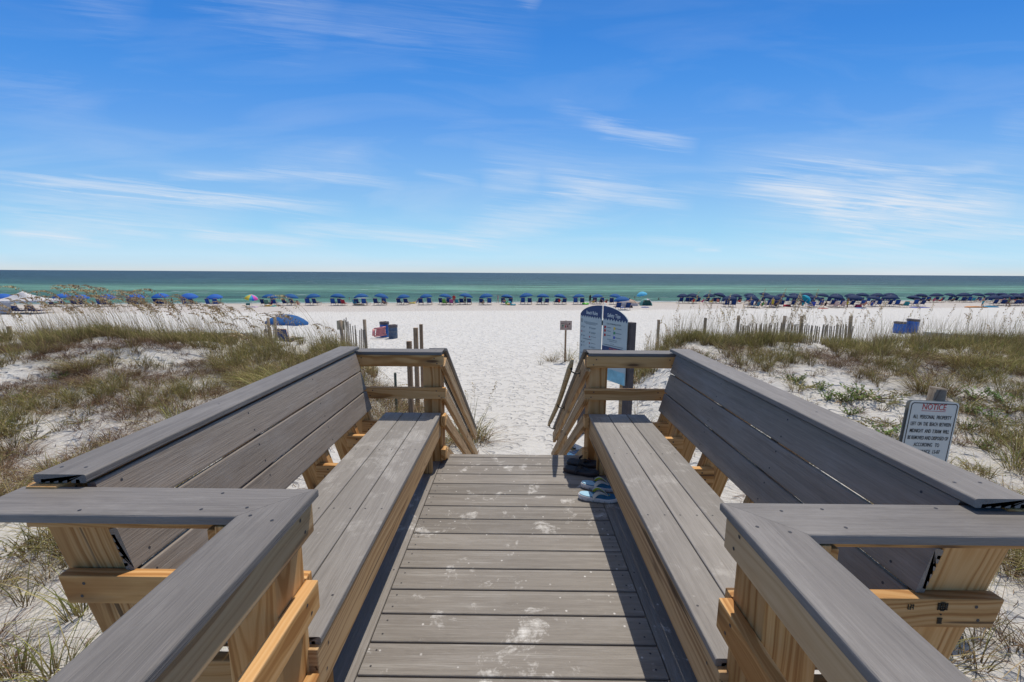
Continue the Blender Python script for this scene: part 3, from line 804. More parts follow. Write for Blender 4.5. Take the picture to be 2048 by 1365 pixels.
def stair_railing(s):
    side = 'left' if s < 0 else 'right'
    r = thing('stair_railing', 'weathered pine stair railing sloping down to the sand on the %s of the steps' % side, 'railing', (s * .62, 4.6, -1.7), 0, 'railings of the steps')
    sl = .637; ang = math.atan(sl); yS, yE = 3.212, 5.80
    cut = math.tan(ang)
    zt0 = .868
    for (z0, ht, ye) in ((zt0, .128 if s > 0 else .096, 5.70), (.614, .092, 5.88), (.405, .092, 5.96), (.133, .092, 5.75)):
        vh = ht / math.cos(ang)
        M0 = (s * .553, yS, z0 - vh / 2); M1 = (s * .553, ye, z0 - vh / 2 - (ye - yS) * sl)
        lumber('sloping_rail', r, M0, M1, .037, ht, mat=M_PINEW, cut0=cut, cut1=0)
        if z0 < .5 or z0 == .614:
            lumber('rail_block', r, (s * .553, 3.128 if z0 < .5 else 3.172, z0 - .044), (s * .553, 3.209, z0 - .044), .036, .086, mat=M_PINE)
    lumber('rail_block', r, (s * .553, 3.174, zt0 - .048), (s * .553, 3.209, zt0 - .048), .036, .092, mat=M_PINE) if False else None
    c0 = Vector((s * .610, 3.312, .8825 + .004)); dirv = Vector((0, 1, -sl)).normalized()
    upv = Vector((0, sl, 1)).normalized()
    composite('cap_board', r, c0 + upv * .001, c0 + dirv * 2.93, .146, .025, up=upv, mat=M_CAP, mit0=0)
    lumber('post', r, (s * .642, 5.50, -2.1), (s * .642, 5.50, -.62), .13, .13, up=(0, 1, 0), mat=M_PINEW)
    return r


for s in (-1, 1):
    near_railing(s); end_railing(s); stair_railing(s)

hr = thing('handrail', 'round pale wooden handrail pole held on black brackets beside the right stair railing', 'handrail', (.49, 4.2, 0))
bm = bmesh.new()
pts = []
for i in range(13):
    t = i / 12; y = 3.30 + t * 2.16
    z = .865 - (y - 3.22) * .62 if y > 3.22 else .868 - .02 * ((3.22 - y) / .12)
    pts.append((.452 + .016 * math.sin(t * 3.1), y, z + .006 * math.sin(t * 9)))
add_tube(bm, pts, [.012, .024] + [.0245] * 9 + [.0235, .015], 12)
link('pole', bm_mesh(bm, 'pole', True), mat_pine('handrail_wood', (.52, .43, .27, 1), (.45, .36, .215, 1), (.34, .26, .145, 1)), hr, Matrix())
M_BLACK = mat_simple('black_metal', (.02, .02, .022, 1), .4, .1, 20)
for yb in (3.42, 4.42, 5.38):
    bm = bmesh.new(); zb = .865 - (yb - 3.22) * .62
    add_tube(bm, [(.460, yb, zb - .022), (.464, yb + .005, zb - .050), (.497, yb + .01, zb - .066), (.520, yb + .01, zb - .066), (.534, yb + .01, zb - .062)], .006, 8)
    add_box(bm, (.5325, yb + .01, zb - .064), (.004, .028, .06), bev=.001); add_box(bm, (.460, yb, zb - .0235), (.02, .05, .004))
    link('bracket', bm_mesh(bm, 'bracket', True), M_BLACK, hr, Matrix())


# ------------------------------------------------------------------ flip-flops
def outline(t, L=.27, W=.098, heel=.86):
    """foot-shaped outline, t in [0,1): toe towards +X"""
    a = 2 * math.pi * t; x = math.cos(a); y = math.sin(a)
    hw = W / 2 * (heel + (1 - heel) * .5 * (1 + x)) * (1 - .16 * math.exp(-((x + .12) / .35) ** 2))
    px = L / 2 * math.copysign(abs(x) ** .86, x)
    return px, hw * math.copysign(abs(y) ** .82, y) + .004 * math.cos(a)


def flip_flop(name, label, M, cols, group, thick=.026):
    """cols: sole side, footbed, strap outside, strap inside, heel pad"""
    base = thing(name, label, 'flip-flop', (0, 0, 0), 0, group)
    base.matrix_world = M; WORLD[base.name] = M
    n = 40
    def ringz(x, top):  # heel thicker than the toe, toe turned up slightly
        return top * (1.0 + .35 * max(0, -x / .13)) + .010 * max(0, (x - .07) / .06) ** 2
    bm = bmesh.new(); rings = []
    for (sc, kz) in ((.93, 0.0), (.985, .15), (1.0, .55), (.985, .93), (.95, 1.0)):
        rings.append([bm.verts.new((outline(i / n)[0] * sc, outline(i / n)[1] * sc, ringz(outline(i / n)[0], thick * kz) - (.010 * max(0, (outline(i / n)[0] - .07) / .06) ** 2) * (1 - kz) * .3)) for i in range(n)])
    for a, b2 in zip(rings[:-1], rings[1:]):
        for i in range(n): bm.faces.new((a[i], a[(i + 1) % n], b2[(i + 1) % n], b2[i])).smooth = True
    bm.faces.new(rings[0][::-1]); bm.faces.new(rings[-1])
    for i in range(6):   # tread notches in the side
        for sgn in (1, -1):
            x = -.105 + i * .036
            yy = .048 * (.86 + .14 * .5 * (1 + x / .135)) * (1 - .16 * math.exp(-((x / .135 + .12) / .35) ** 2)) + .001
            add_box(bm, (x, sgn * yy, thick * .42), (.0015, .004, thick * .5), mi=1)
    link('sole', bm_mesh(bm, 'sole'), [cols[0], M_NAIL], base, M)
    bm = bmesh.new(); lo = []; hi = []
    for i in range(n):
        x, y = outline(i / n); lo.append(bm.verts.new((x * .945, y * .93, ringz(x, thick) - .001))); hi.append(bm.verts.new((x * .925, y * .90, ringz(x, thick) + .003)))
    for i in range(n): bm.faces.new((lo[i], lo[(i + 1) % n], hi[(i + 1) % n], hi[i])).smooth = True
    f = bm.faces.new(hi)
    fb = link('footbed', bm_mesh(bm, 'footbed'), cols[1], base, M)
    bm = bmesh.new(); vs = []
    for i in range(24):
        a = 2 * math.pi * i / 24; x = -.070 + .056 * math.cos(a); y = .033 * math.sin(a); vs.append(bm.verts.new((x, y, ringz(x, thick) + .0042)))
    bm.faces.new(vs); link('heel_pad', bm_mesh(bm, 'heel_pad'), cols[4], fb, M)
    # V strap: two curved ribbons from the sides of the midfoot to the toe post
    for sgn in (1, -1):
        bm = bmesh.new(); top = []; bot = []
        K = 12
        for i in range(K + 1):
            t = i / K
            x = -.038 + t * .108; y = sgn * .047 * (1 - t) ** .8 + .004 * t; z = thick + .004 + .038 * math.sin(math.pi * min(1, t * 1.02) ** .8) * (1 - .25 * t)
            w = .026 * (1 - t) + .006
            tang = Vector((.108, -sgn * .045, 0)).normalized(); side = Vector((tang.y, -tang.x, 0)) * sgn
            tilt = Vector((side.x * .5, side.y * .5, .86 * (1 - .5 * t)))
            cpt = Vector((x, y, z)); top.append((cpt + tilt * w * .5, cpt - tilt * w * .5)); 
        A = [[bm.verts.new(p + Vector((0, 0, o))) for p in pr] for pr in top for o in (0,)]
        B = [[bm.verts.new(p + Vector((0, -sgn * .0035, -.0035))) for p in pr] for pr in top]
        for i in range(K):
            bm.faces.new((A[i][0], A[i][1], A[i + 1][1], A[i + 1][0])).smooth = True
            f = bm.faces.new((B[i][0], B[i + 1][0], B[i + 1][1], B[i][1])); f.smooth = True; f.material_index = 1
            for e in (0, 1): bm.faces.new((A[i][e], A[i + 1][e], B[i + 1][e], B[i][e]))
        me = bpy.data.meshes.new('strap'); bm.to_mesh(me); bm.free()
        link('strap', me, [cols[2], cols[3]], base, M)
    bm = bmesh.new(); add_tube(bm, [(.072, .004, thick), (.070, .004, thick + .012)], .004, 8)
    link('toe_post', bm_mesh(bm, 'toe_post', True), cols[3], base, M)
    return base


fw = mat_simple('white_foam', (.62, .60, .60, 1), .6, .05, 20); fbl = mat_simple('blue_footbed', (.012, .12, .24, 1), .6, .15, 30); fy = mat_simple('lime_strap', (.42, .45, .02, 1), .6, .1, 20)
fgw = mat_simple('pale_strap', (.50, .50, .48, 1), .7, .05, 20); fpad = mat_simple('pale_blue_pad', (.30, .52, .68, 1), .6, .1, 30)
fk = mat_simple('black_rubber', (.014, .014, .018, 1), .45, .2, 20); fk2 = mat_simple('dark_brown_rubber', (.035, .022, .022, 1), .5, .2, 20); fk3 = mat_simple('charcoal_footbed', (.02, .03, .042, 1), .6, .2, 20)


def foot_M(px, py, ang, z=.002, roll=0, sc=1.0):
    p = on_z(px, py, .015); return Matrix.Translation((p.x, p.y, z)) @ Matrix.Rotation(R(ang), 4, 'Z') @ Matrix.Rotation(R(roll), 4, 'X') @ Matrix.Scale(sc, 4)


flip_flop('flip_flop', 'blue and white flip-flop with lime strap, the nearer of its pair', foot_M(1197, 996, -10), (fw, fbl, fgw, fy, fpad), 'blue flip-flops on the deck')
flip_flop('flip_flop', 'blue and white flip-flop with lime strap, the farther one of its pair', foot_M(1200, 974, -13), (fw, fbl, fgw, fy, fpad), 'blue flip-flops on the deck')
flip_flop('flip_flop', 'black flip-flop lying nearer the blue pair on the deck', foot_M(1162, 944, -18), (fk2, fk3, fk, fk, fk3), 'black flip-flops on the deck')
flip_flop('flip_flop', 'black flip-flop beside the post at the deck end, behind its mate', foot_M(1168, 929, -8, .006, 6), (fk, fk3, fk, fk, fk3), 'black flip-flops on the deck')


# ------------------------------------------------------------------ lettering
def text_mesh(body, size, M, mat, parent, name='lettering', align='CENTER', extrude=.0006, sx=1.0, spacing=1.0, width=None, bold=0.0):
    cu = bpy.data.curves.new('t', 'FONT'); cu.body = body; cu.size = size; cu.align_x = align; cu.align_y = 'CENTER'; cu.extrude = extrude; cu.space_character = spacing; cu.resolution_u = 3; cu.offset = bold
    o = bpy.data.objects.new('t', cu); COL.objects.link(o)
    bpy.context.view_layer.update()
    me = bpy.data.meshes.new_from_object(o.evaluated_get(bpy.context.evaluated_depsgraph_get()))
    bpy.data.objects.remove(o); bpy.data.curves.remove(cu)
    co = np.zeros(len(me.vertices) * 3, np.float32); me.vertices.foreach_get('co', co); co = co.reshape(-1, 3)
    if width and len(co): sx = width / max(1e-6, co[:, 0].max() - co[:, 0].min())
    co[:, 0] *= sx; me.vertices.foreach_set('co', co.ravel()); me.update(); me.name = name; me.materials.clear()
    return link(name, me, mat, parent, M)


def plate_mesh(name, pts, t, front=0, back=0):
    """flat plate in local XZ, pts outline, thickness t along +Y (front faces -Y)"""
    bm = bmesh.new()
    A = [bm.verts.new((x, 0, z)) for x, z in pts]; B = [bm.verts.new((x, t, z)) for x, z in pts]
    n = len(pts)
    f = bm.faces.new(A); g = bm.faces.new(B[::-1])
    for i in range(n): bm.faces.new((A[i], B[i], B[(i + 1) % n], A[(i + 1) % n]))
    bmesh.ops.triangulate(bm, faces=[f, g])
    return bm_mesh(bm, name)


def rrect(w, h, r, n=5, cx=0, cz=0):
    out = []
    for (sx, sz, a0) in ((1, 1, 0), (-1, 1, 90), (-1, -1, 180), (1, -1, 270)):
        for i in range(n + 1):
            a = R(a0 + 90 * i / n); out.append((cx + sx * (w / 2 - r) + r * math.cos(a), cz + sz * (h / 2 - r) + r * math.sin(a)))
    return out


FACE = Matrix.Rotation(R(90), 4, 'X')   # lettering laid in local XZ, facing -Y
M_RED = mat_simple('sign_red', (.38, .012, .02, 1), .5, .08, 20); M_INK = mat_simple('sign_black', (.02, .02, .022, 1), .5, .1, 20)

# notice sign on a thick weathered post
pN = on_y(1866, 860, 3.72)
ns = thing('notice_sign', 'tilted NOTICE sign about personal property on a thick round post behind the right bench', 'sign', (pN.x, 3.85, h1(pN.x, 3.85)))
pT = on_y(1871, 804, 3.72)
BN = Matrix.Translation(pT) @ Matrix.Rotation(R(1), 4, 'Z') @ Matrix.Rotation(R(2.5), 4, 'Y')
m_sg = mat_simple('sign_face', (.50, .51, .48, 1), .45, .04, 5)
w_, h_ = .450, .600
pl = link('sign_plate', plate_mesh('sign_plate', rrect(w_, h_, .035, cz=-h_ / 2), .003), m_sg, ns, BN)
outer = rrect(w_ - .026, h_ - .026, .028, 6, cz=-h_ / 2); inner = rrect(w_ - .042, h_ - .042, .022, 6, cz=-h_ / 2)
bm = bmesh.new(); A = [bm.verts.new((x, -.0012, z)) for x, z in outer]; B = [bm.verts.new((x, -.0012, z)) for x, z in inner]
for i in range(len(A)): bm.faces.new((A[i], A[(i + 1) % len(A)], B[(i + 1) % len(A)], B[i]))
link('border_line', bm_mesh(bm, 'border_line'), M_INK, pl, BN)
ln = [('NOTICE', .078, .052, .215, M_RED), ('ALL  PERSONAL  PROPERTY', .050, .146, .350, M_INK), ('LEFT  ON  THE  BEACH  BETWEEN', .050, .212, .368, M_INK), ('MIDNIGHT  AND  7:30AM  WILL', .050, .278, .362, M_INK),
      ('BE REMOVED AND DISPOSED OF', .050, .343, .372, M_INK), ('ACCORDING   TO', .050, .408, .235, M_INK), ('ORDINANCE  13-07', .050, .473, .270, M_INK)]
for body, sz, dz, wd, mt in ln:
    text_mesh(body, sz, BN @ Matrix.Translation((0, -.0018, -dz)) @ FACE, mt, pl, width=wd, bold=.0001)
bm = bmesh.new(); add_box(bm, (0, -.0015, -.088), (.22, .001, .0035)); link('underline', bm_mesh(bm, 'underline'), M_RED, pl, BN)
link('back_plate', plate_mesh('back_plate', rrect(w_, h_, .035, cz=-h_ / 2), .003), mat_simple('bare_aluminium', (.33, .33, .30, 1), .6, .1, 8, metal=.3), ns, BN @ Matrix.Translation((0, .035, .0)))
bm = bmesh.new(); g0 = h1(pN.x, 3.80)
add_tube(bm, [(pN.x - .06, 3.828, g0 - .3), (pN.x + .07, 3.828, .1), (pN.x + .095, 3.828, pT.z + .10)], [.068, .064, .062], 20)
link('post', bm_mesh(bm, 'post', True), mat_pine('grey_round_post', (.20, .17, .13, 1), (.15, .125, .095, 1), (.08, .065, .05, 1), weather=.12), ns, Matrix())
[setattr(p, 'use_smooth', False) for p in ns.children[-1].data.polygons if len(p.vertices) > 6]

# arched two-panel beach sign
bs = thing('beach_sign', 'large arched two-panel beach rules and safety tips board on dark posts', 'sign', (1.75, 8.3, -1.9))
PL = on_y(1160.5, 660, 9.35); PR = on_y(1253, 680, 8.05)
ex = Vector((PR.x - PL.x, PR.y - PL.y, 0)); Wt = ex.length; ang = math.atan2(ex.y, ex.x)
ztop = on_y(1252, 641, 8.05).z
BS = Matrix.Translation((PL.x, PL.y, ztop)) @ Matrix.Rotation(ang, 4, 'Z')
gap = .05; pw = (Wt - gap) / 2; ARC = .30; HB = 1.28
arch = lambda x: ARC * math.sqrt(max(0, 1 - ((x - Wt / 2) / (Wt / 2 * 1.04)) ** 2)) - ARC * math.sqrt(max(0, 1 - (1 / 1.04) ** 2)) * 0.9
m_navy = mat_simple('sign_navy', (.022, .050, .14, 1), .5, .08, 4); m_pale = mat_simple('sign_pale_blue', (.42, .49, .50, 1), .5, .05, 3); m_aqua = mat_simple('sign_aqua', (.22, .47, .56, 1), .5, .2, 6)
m_wt = mat_simple('sign_white', (.62, .68, .68, 1), .5, .04, 8); m_gy = mat_simple('sign_grey_text', (.13, .17, .20, 1), .6, .1, 20); m_side = mat_simple('panel_edge', (.30, .24, .18, 1), .7, .1, 10)
for q, x0 in enumerate((0, pw + gap)):
    n = 16
    topc = [(x0 + pw * i / n, arch(x0 + pw * i / n)) for i in range(n + 1)]
    panel = link('panel', plate_mesh('panel', [(x0, -HB)] + topc + [(x0 + pw, -HB)], .02), m_pale, bs, BS)
    # navy header with a scalloped wave edge
    wv = []
    nw = 9
    for i in range(nw):
        xa = x0 + pw * i / nw
        for t in (0, .18, .36, .55, .8): wv.append((xa + pw / nw * t, -.055 + (.018, .034, .040, .010, -.004)[(0, .18, .36, .55, .8).index(t)]))
    wv.append((x0 + pw, -.037))
    hd = [(x, z) for x, z in topc[::-1]]
    link('header', plate_mesh('header', wv + hd, .002), m_navy, panel, BS @ Matrix.Translation((0, -.003, 0)))
    text_mesh('Beach Rules' if q == 0 else 'Safety Tips', .105, BS @ Matrix.Translation((x0 + pw * (.56 if q == 0 else .46), -.0045, .045)) @ FACE, m_wt, panel, width=.38, bold=.0012)
    T = lambda s_, sz, x, z, wd, mt=m_gy: text_mesh(s_, sz, BS @ Matrix.Translation((x0 + x, -.0025, z)) @ FACE, mt, panel, width=wd)
    bm = bmesh.new(); B3 = lambda x, z, w__, h__, mi: add_box(bm, (x0 + x, -.0015, z), (w__, .003, h__), mi=mi)
    rs = random.Random(4 + q)
    if q == 0:
        for i in range(3): B3(.36 - .0, -.155 - i * .022, .46 - .12 * (i == 2), .007, 0)
        for (x, z) in ((.055, -.14),): B3(x, z, .05, .07, 0); B3(x, z, .038, .058, 3)
        for j, z in enumerate((-.27, -.37, -.46, -.60, -.68, -.85, -.94)):
            for (xi_, wd) in ((.06, .07), (.34, .16)):
                B3(xi_, z - .01 * rs.random(), .026, .034, 0 if rs.random() < .6 else 1); B3(xi_ + .045 + wd / 2, z, wd, .008, 0)
                if rs.random() < .6: B3(xi_ + .045 + wd * .4, z - .018, wd * .8, .006, 0)
        B3(.25, -.53, .30, .012, 0); B3(.30, -.77, .24, .012, 0)
    else:
        T('FLAG WARNING SYSTEM', .045, .33, -.125, .42, m_gy)
        for (x, z, mi) in ((.075, -.20, 1), (.075, -.27, 1), (.075, -.36, 1), (.36, -.20, 2), (.36, -.29, 4), (.36, -.38, 5)):
            B3(x, z, .050, .05, mi); B3(x - .027, z - .012, .004, .075, 0); B3(x + .115, z, .12 if x < .2 else .17, .010, 0)
        B3(.30, -.44, .30, .008, 0); B3(.32, -.47, .22, .007, 0)
        for x in (.27, .31, .35): B3(x, -.52, .012, .014, 0)
        B3(.33, -.555, .58, .012, 0)
        B3(pw / 2, -.665, pw - .002, .16, 6)
        text_mesh('RIP CURRENT', .06, BS @ Matrix.Translation((x0 + pw / 2, -.0045, -.625)) @ FACE, mat_simple('sign_coral', (.62, .18, .17, 1), .5, .05, 9), panel, width=.26)
        for z in (-.672, -.692, -.712): add_box(bm, (x0 + pw / 2, -.0040, z), (.34 - abs(z + .672) * 2, .001, .009), mi=3)
        B3(pw / 2, -HB + .12, pw - .002, .24, 7)
        for i in range(9): B3(.08 + i * .062, -.95 + .02 * (i % 3), .03, .05, 2 if i % 2 else 3)
    link('artwork', bm_mesh(bm, 'artwork'), [m_gy, M_RED, mat_simple('sign_yellow', (.62, .48, .06, 1), .5, .05, 9), m_wt, mat_simple('sign_green', (.05, .26, .12, 1), .5, .05, 9),
                                             mat_simple('sign_blue', (.05, .08, .42, 1), .5, .05, 9), m_navy, m_aqua], panel, BS)
for (x, w2, top) in ((-.0, .13, -.02), (Wt - .01, .15, -.045)):
    bm = bmesh.new(); add_box(bm, (x, .105, (top - 2.9) / 2), (w2, .13, top + 2.9), bev=.006)
    link('post', bm_mesh(bm, 'post'), M_DARKPOST, bs, BS)
bm = bmesh.new(); add_box(bm, (Wt - .14, .095, -1.6), (.10, .09, 2.0), bev=.004); link('post', bm_mesh(bm, 'post'), M_PINEW, bs, BS)
bm = bmesh.new(); add_tube(bm, [(Wt / 2, .06, -.5), (Wt / 2, .06, ARC - .03)], .012, 8); link('centre_pole', bm_mesh(bm, 'centre_pole', True), m_wt, bs, BS)
bm = bmesh.new(); add_box(bm, (Wt / 2, .035, -.13), (.05, .03, .10)); link('clamp', bm_mesh(bm, 'clamp'), M_BLACK, bs, BS)

# small wooden info sign
pS = on_z(1130, 723, -2.72)
ss = thing('small_sign', 'small square brown board on a single thin post at the edge of the sand path', 'sign', (pS.x, pS.y, h1(pS.x, pS.y)))
g0 = h1(pS.x, pS.y); zt = on_y(1130, 642, pS.y).z; zb = on_y(1130, 660.5, pS.y).z
bm = bmesh.new(); add_box(bm, (pS.x, pS.y + .03, (g0 - .3 + zt) / 2 + .01), (.085, .06, zt - g0 + .3), bev=.003); link('post', bm_mesh(bm, 'post'), M_BROWNPOST, ss, Matrix())
bm = bmesh.new(); wS = .56; add_box(bm, (pS.x, pS.y - .01, (zt + zb) / 2), (wS, .02, zt - zb), bev=.002)
pn = link('board', bm_mesh(bm, 'board'), mat_simple('tan_board', (.42, .31, .25, 1), .7, .12, 12), ss, Matrix())
bm = bmesh.new(); rs = random.Random(9)
for (x, z, w2, h2, mi) in ((-.17, .10, .14, .03, 0), (-.02, .11, .12, .02, 0), (.17, .08, .05, .08, 0), (-.15, -.01, .07, .09, 1), (-.02, -.05, .05, .11, 2), (.08, -.04, .06, .09, 0), (.05, .05, .2, .02, 0), (-.17, -.12, .10, .02, 0), (.15, -.13, .15, .02, 0)):
    add_box(bm, (pS.x + x, pS.y - .0215, (zt + zb) / 2 + z), (w2, .003, h2), mi=mi)
link('artwork', bm_mesh(bm, 'artwork'), [mat_simple('sign_brown', (.12, .05, .04, 1), .7, .1, 9), mat_simple('sign_green2', (.06, .16, .10, 1), .7, .1, 9), M_RED], pn, Matrix())

# ------------------------------------------------------------------ dune plants
def attr_color(me, cols):
    a = me.color_attributes.new('col', 'FLOAT_COLOR', 'POINT'); a.data.foreach_set('color', np.asarray(cols, np.float32).ravel())


def blades(rs, base, n, hmin, hmax, spread, lean, width, pal, wind=(0, 0), droop=0.5):
    """n grass blades around base points (arrays ok); returns co (n*7,3), quad/tri index, colours.
    base (n,3); each blade: 3 segments tapering to a point"""
    a = rs.rand(n) * 2 * np.pi; L = hmin + (hmax - hmin) * rs.rand(n) ** 0.8
    r0 = spread * np.sqrt(rs.rand(n))
    bx = base[:, 0] + r0 * np.cos(a); by = base[:, 1] + r0 * np.sin(a); bz = base[:, 2]
    ld = a + rs.randn(n) * 0.7
    ln = lean * (0.35 + rs.rand(n)) * (0.4 + r0 / max(spread, 1e-6))
    dx = np.cos(ld) * ln + wind[0]; dy = np.sin(ld) * ln + wind[1]
    wa = rs.rand(n) * np.pi; wx = np.cos(wa); wy = np.sin(wa)
    T = np.array([0, .38, .72, 1.0]); Wd = np.array([1, .85, .5, 0])
    co = np.zeros((n, 7, 3)); dr = droop * (0.3 + rs.rand(n))
    k = 0
    pts = []
    for t, w in zip(T, Wd):
        h = L * t * (1 - dr * 0.45 * t * t) / np.sqrt(1 + 0.5 * ln * ln)
        x = bx + dx * L * t * (0.55 + 0.9 * t * dr * 2); y = by + dy * L * t * (0.55 + 0.9 * t * dr * 2); z = bz + h - .02 * (t == 0)
        ww = width * w * 0.5 * (0.7 + 0.6 * rs.rand(n))
        if w > 0:
            co[:, k] = np.stack([x - wx * ww, y - wy * ww, z], -1); co[:, k + 1] = np.stack([x + wx * ww, y + wy * ww, z], -1); k += 2
        else:
            co[:, k] = np.stack([x, y, z], -1); k += 1
    tri = np.array([0, 1, 3, 0, 3, 2, 2, 3, 5, 2, 5, 4, 4, 5, 6])
    idx = (np.arange(n)[:, None] * 7 + tri[None]).ravel()
    c = np.array(pal)[rs.randint(0, len(pal), n)] * (0.75 + 0.5 * rs.rand(n, 1))
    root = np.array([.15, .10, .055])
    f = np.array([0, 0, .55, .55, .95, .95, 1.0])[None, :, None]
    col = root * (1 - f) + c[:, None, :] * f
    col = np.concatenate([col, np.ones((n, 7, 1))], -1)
    return co.reshape(-1, 3), idx, col.reshape(-1, 4)


def veg_mat(name, trans=0.25, rough=.6):
    m, nt, b = new_mat(name)
    at = N(nt, 'ShaderNodeVertexColor'); at.layer_name = 'col'
    oi = N(nt, 'ShaderNodeObjectInfo'); hs = N(nt, 'ShaderNodeHueSaturation')
    nt.links.new(at.outputs[0], hs.inputs['Color']); nt.links.new(mnode(nt, 'ADD', .485, mnode(nt, 'MULTIPLY', oi.outputs['Random'], .03)), hs.inputs['Hue'])
    nt.links.new(mnode(nt, 'ADD', .8, mnode(nt, 'MULTIPLY', oi.outputs['Random'], .4)), hs.inputs['Value'])
    nt.links.new(hs.outputs[0], b.inputs['Base Color']); b.inputs['Roughness'].default_value = rough; b.inputs['Specular IOR Level'].default_value = .25
    tr = N(nt, 'ShaderNodeBsdfTranslucent'); nt.links.new(hs.outputs[0], tr.inputs[0])
    mx = N(nt, 'ShaderNodeMixShader'); mx.inputs[0].default_value = trans
    nt.links.new(b.outputs[0], mx.inputs[1]); nt.links.new(tr.outputs[0], mx.inputs[2]); nt.links.new(mx.outputs[0], nt.nodes['Material Output'].inputs['Surface'])
    return m


M_VEG = veg_mat('dune_grass_blades'); M_OAT = veg_mat('sea_oat_straw', .15)
GREEN = [(.27, .29, .065), (.37, .36, .10), (.20, .22, .045), (.46, .41, .14), (.54, .44, .19)]
OLIVE = [(.30, .28, .085), (.40, .33, .13), (.22, .20, .055), (.52, .41, .20)]
BROWN = [(.20, .12, .065), (.30, .20, .11), (.13, .075, .045), (.40, .29, .17), (.20, .18, .07)]
LIME = [(.20, .27, .045), (.28, .33, .07), (.15, .22, .04), (.36, .36, .12)]


def tuft_mesh(name, seed, n, hmin, hmax, spread, lean, width, pal, wind=(0, 0), droop=.5):
    rs = np.random.RandomState(seed)
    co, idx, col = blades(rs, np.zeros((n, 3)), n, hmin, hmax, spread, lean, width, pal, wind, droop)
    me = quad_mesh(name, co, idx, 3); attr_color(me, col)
    return me


TUFT = {'green': [tuft_mesh('grass_blades', 10 + i, 64, .18, .66, .10, .55, .0085, GREEN, droop=.6) for i in range(4)],
        'olive': [tuft_mesh('grass_blades', 30 + i, 84, .12, .48, .14, .75, .008, OLIVE + BROWN[:2], droop=.8) for i in range(4)],
        'brown': [tuft_mesh('grass_blades', 50 + i, 130, .06, .32, .17, 1.25, .007, BROWN, droop=1.1) for i in range(4)],
        'thin': [tuft_mesh('grass_blades', 70 + i, 13, .16, .50, .07, .5, .006, GREEN + OLIVE, droop=.5) for i in range(4)],
        'big': [tuft_mesh('grass_blades', 90 + i, 520, .25, .85, .42, .55, .008, GREEN + OLIVE + BROWN[:3], (-.15, 0), droop=1.3) for i in range(3)]}
for L in TUFT.values():
    for me in L: me.materials.append(M_VEG)
rg = random.Random(77)
ntuft = {}


def edge_x(y, right):
    T = _RX if right else _LX
    return float(np.interp(y, [p[0] for p in T], [p[1] for p in T]))


def put_tuft(kind, x, y, sc=1.0, label=None, group=None):
    o = bpy.data.objects.new('grass_tuft', rg.choice(TUFT[kind])); COL.objects.link(o)
    z = h1(x, y)
    o.matrix_world = Matrix.Translation((x, y, z - .01)) @ Matrix.Rotation(rg.uniform(0, 6.28) if kind != 'big' else rg.uniform(-.5, .5), 4, 'Z') @ Matrix.Scale(sc * rg.uniform(.8, 1.25), 4)
    side = 'left' if x < 0 else 'right'
    zone = 'near the deck' if y < 4.5 else ('low on the dune face' if y < 8 else 'high on the dune face')
    words = {'green': 'upright green beach grass tuft', 'olive': 'spreading olive beach grass tuft', 'brown': 'dry brown low grass clump', 'thin': 'sparse thin-bladed grass sprig', 'big': 'dense arching mound of dune grass'}
    tag(o, label or '%s %s, %s of the boardwalk' % (words[kind], zone, side), 'grass tuft', group or '%s tufts, %s side, %s' % (kind if kind != 'big' else 'mounded', side, zone))
    return o


dens = lambda x, y: float(fbm(x, y, 1.5, 2)) + .45 * float(fbm(x + 9, y, .6, 1))
count = 0
tries = 0
GR = []
while count < 262 and tries < 20000:
    tries += 1
    right = rg.random() < .5
    y = rg.uniform(.6, 10.6) if rg.random() < .8 else rg.uniform(1.0, 5)
    xm = edge_x(y, right) + .2
    x = xm + (rg.random() ** .8) * (1.35 * y + 3.6 - xm)
    if not right: x = -x
    px_ok = abs(x) / (y + 1.9) < 1.32
    d = dens(x, y)
    if not px_ok or d < (-.05 if y > 5 else .04): continue
    if abs(x) < 2.3 and y < 4: continue
    if right and 5.5 < y < 10.5 and 4.2 < x < 6.5 and rg.random() < .75: continue
    if not right and 5 < y < 9 and -6.3 < x < -4.6 and rg.random() < .8: continue
    r = rg.random()
    kind = 'green' if r < (.22 if y > 7 else .14) else 'olive' if r < .47 else 'brown' if r < .80 else 'thin'
    put_tuft(kind, x, y, .85 if y < 4 else 1.0)
    count += 1
# grasses by the foot of the stairs, round the signs and posts
for (x, y, k, s) in [(-.98, 8.9, 'green', 1.6), (-1.2, 8.6, 'olive', 1.5), (-.80, 8.7, 'olive', 1.3), (-.9, 8.4, 'brown', 1.5), (-1.5, 8.2, 'olive', 1.3), (-1.3, 9.5, 'thin', 1.8), (-.66, 8.8, 'thin', 1.7), (-1.05, 8.3, 'green', 1.3), (-1.7, 7.6, 'green', 1.2),
                     (1.1, 6.6, 'thin', 1.0), (1.3, 7.3, 'green', .7), (2.9, 9.0, 'thin', 1.0), (2.4, 7.6, 'thin', 1.0),
                     (2.6, 20.6, 'green', 1.6), (1.8, 20.2, 'olive', 1.4), (3.3, 20.0, 'green', 1.6), (1.2, 19.2, 'thin', 1.5), (2.9, 18.6, 'thin', 1.6), (2.1, 21.0, 'thin', 1.8), (3.9, 19.2, 'olive', 1.6), (4.4, 20.6, 'green', 1.6)]:
    put_tuft(k, x, y, s, '%s tuft at the sand edge %s' % ({'green': 'upright green', 'olive': 'spreading olive', 'brown': 'dry brown', 'thin': 'thin-bladed'}[k],
             'by the foot of the left stair rail' if x < 0 else ('beneath the small square sign' if y > 15 else 'beside the big arched sign')), 'tufts at the edge of the sand path, ' + ('left' if x < 0 else 'sign' if y > 15 else 'right'))
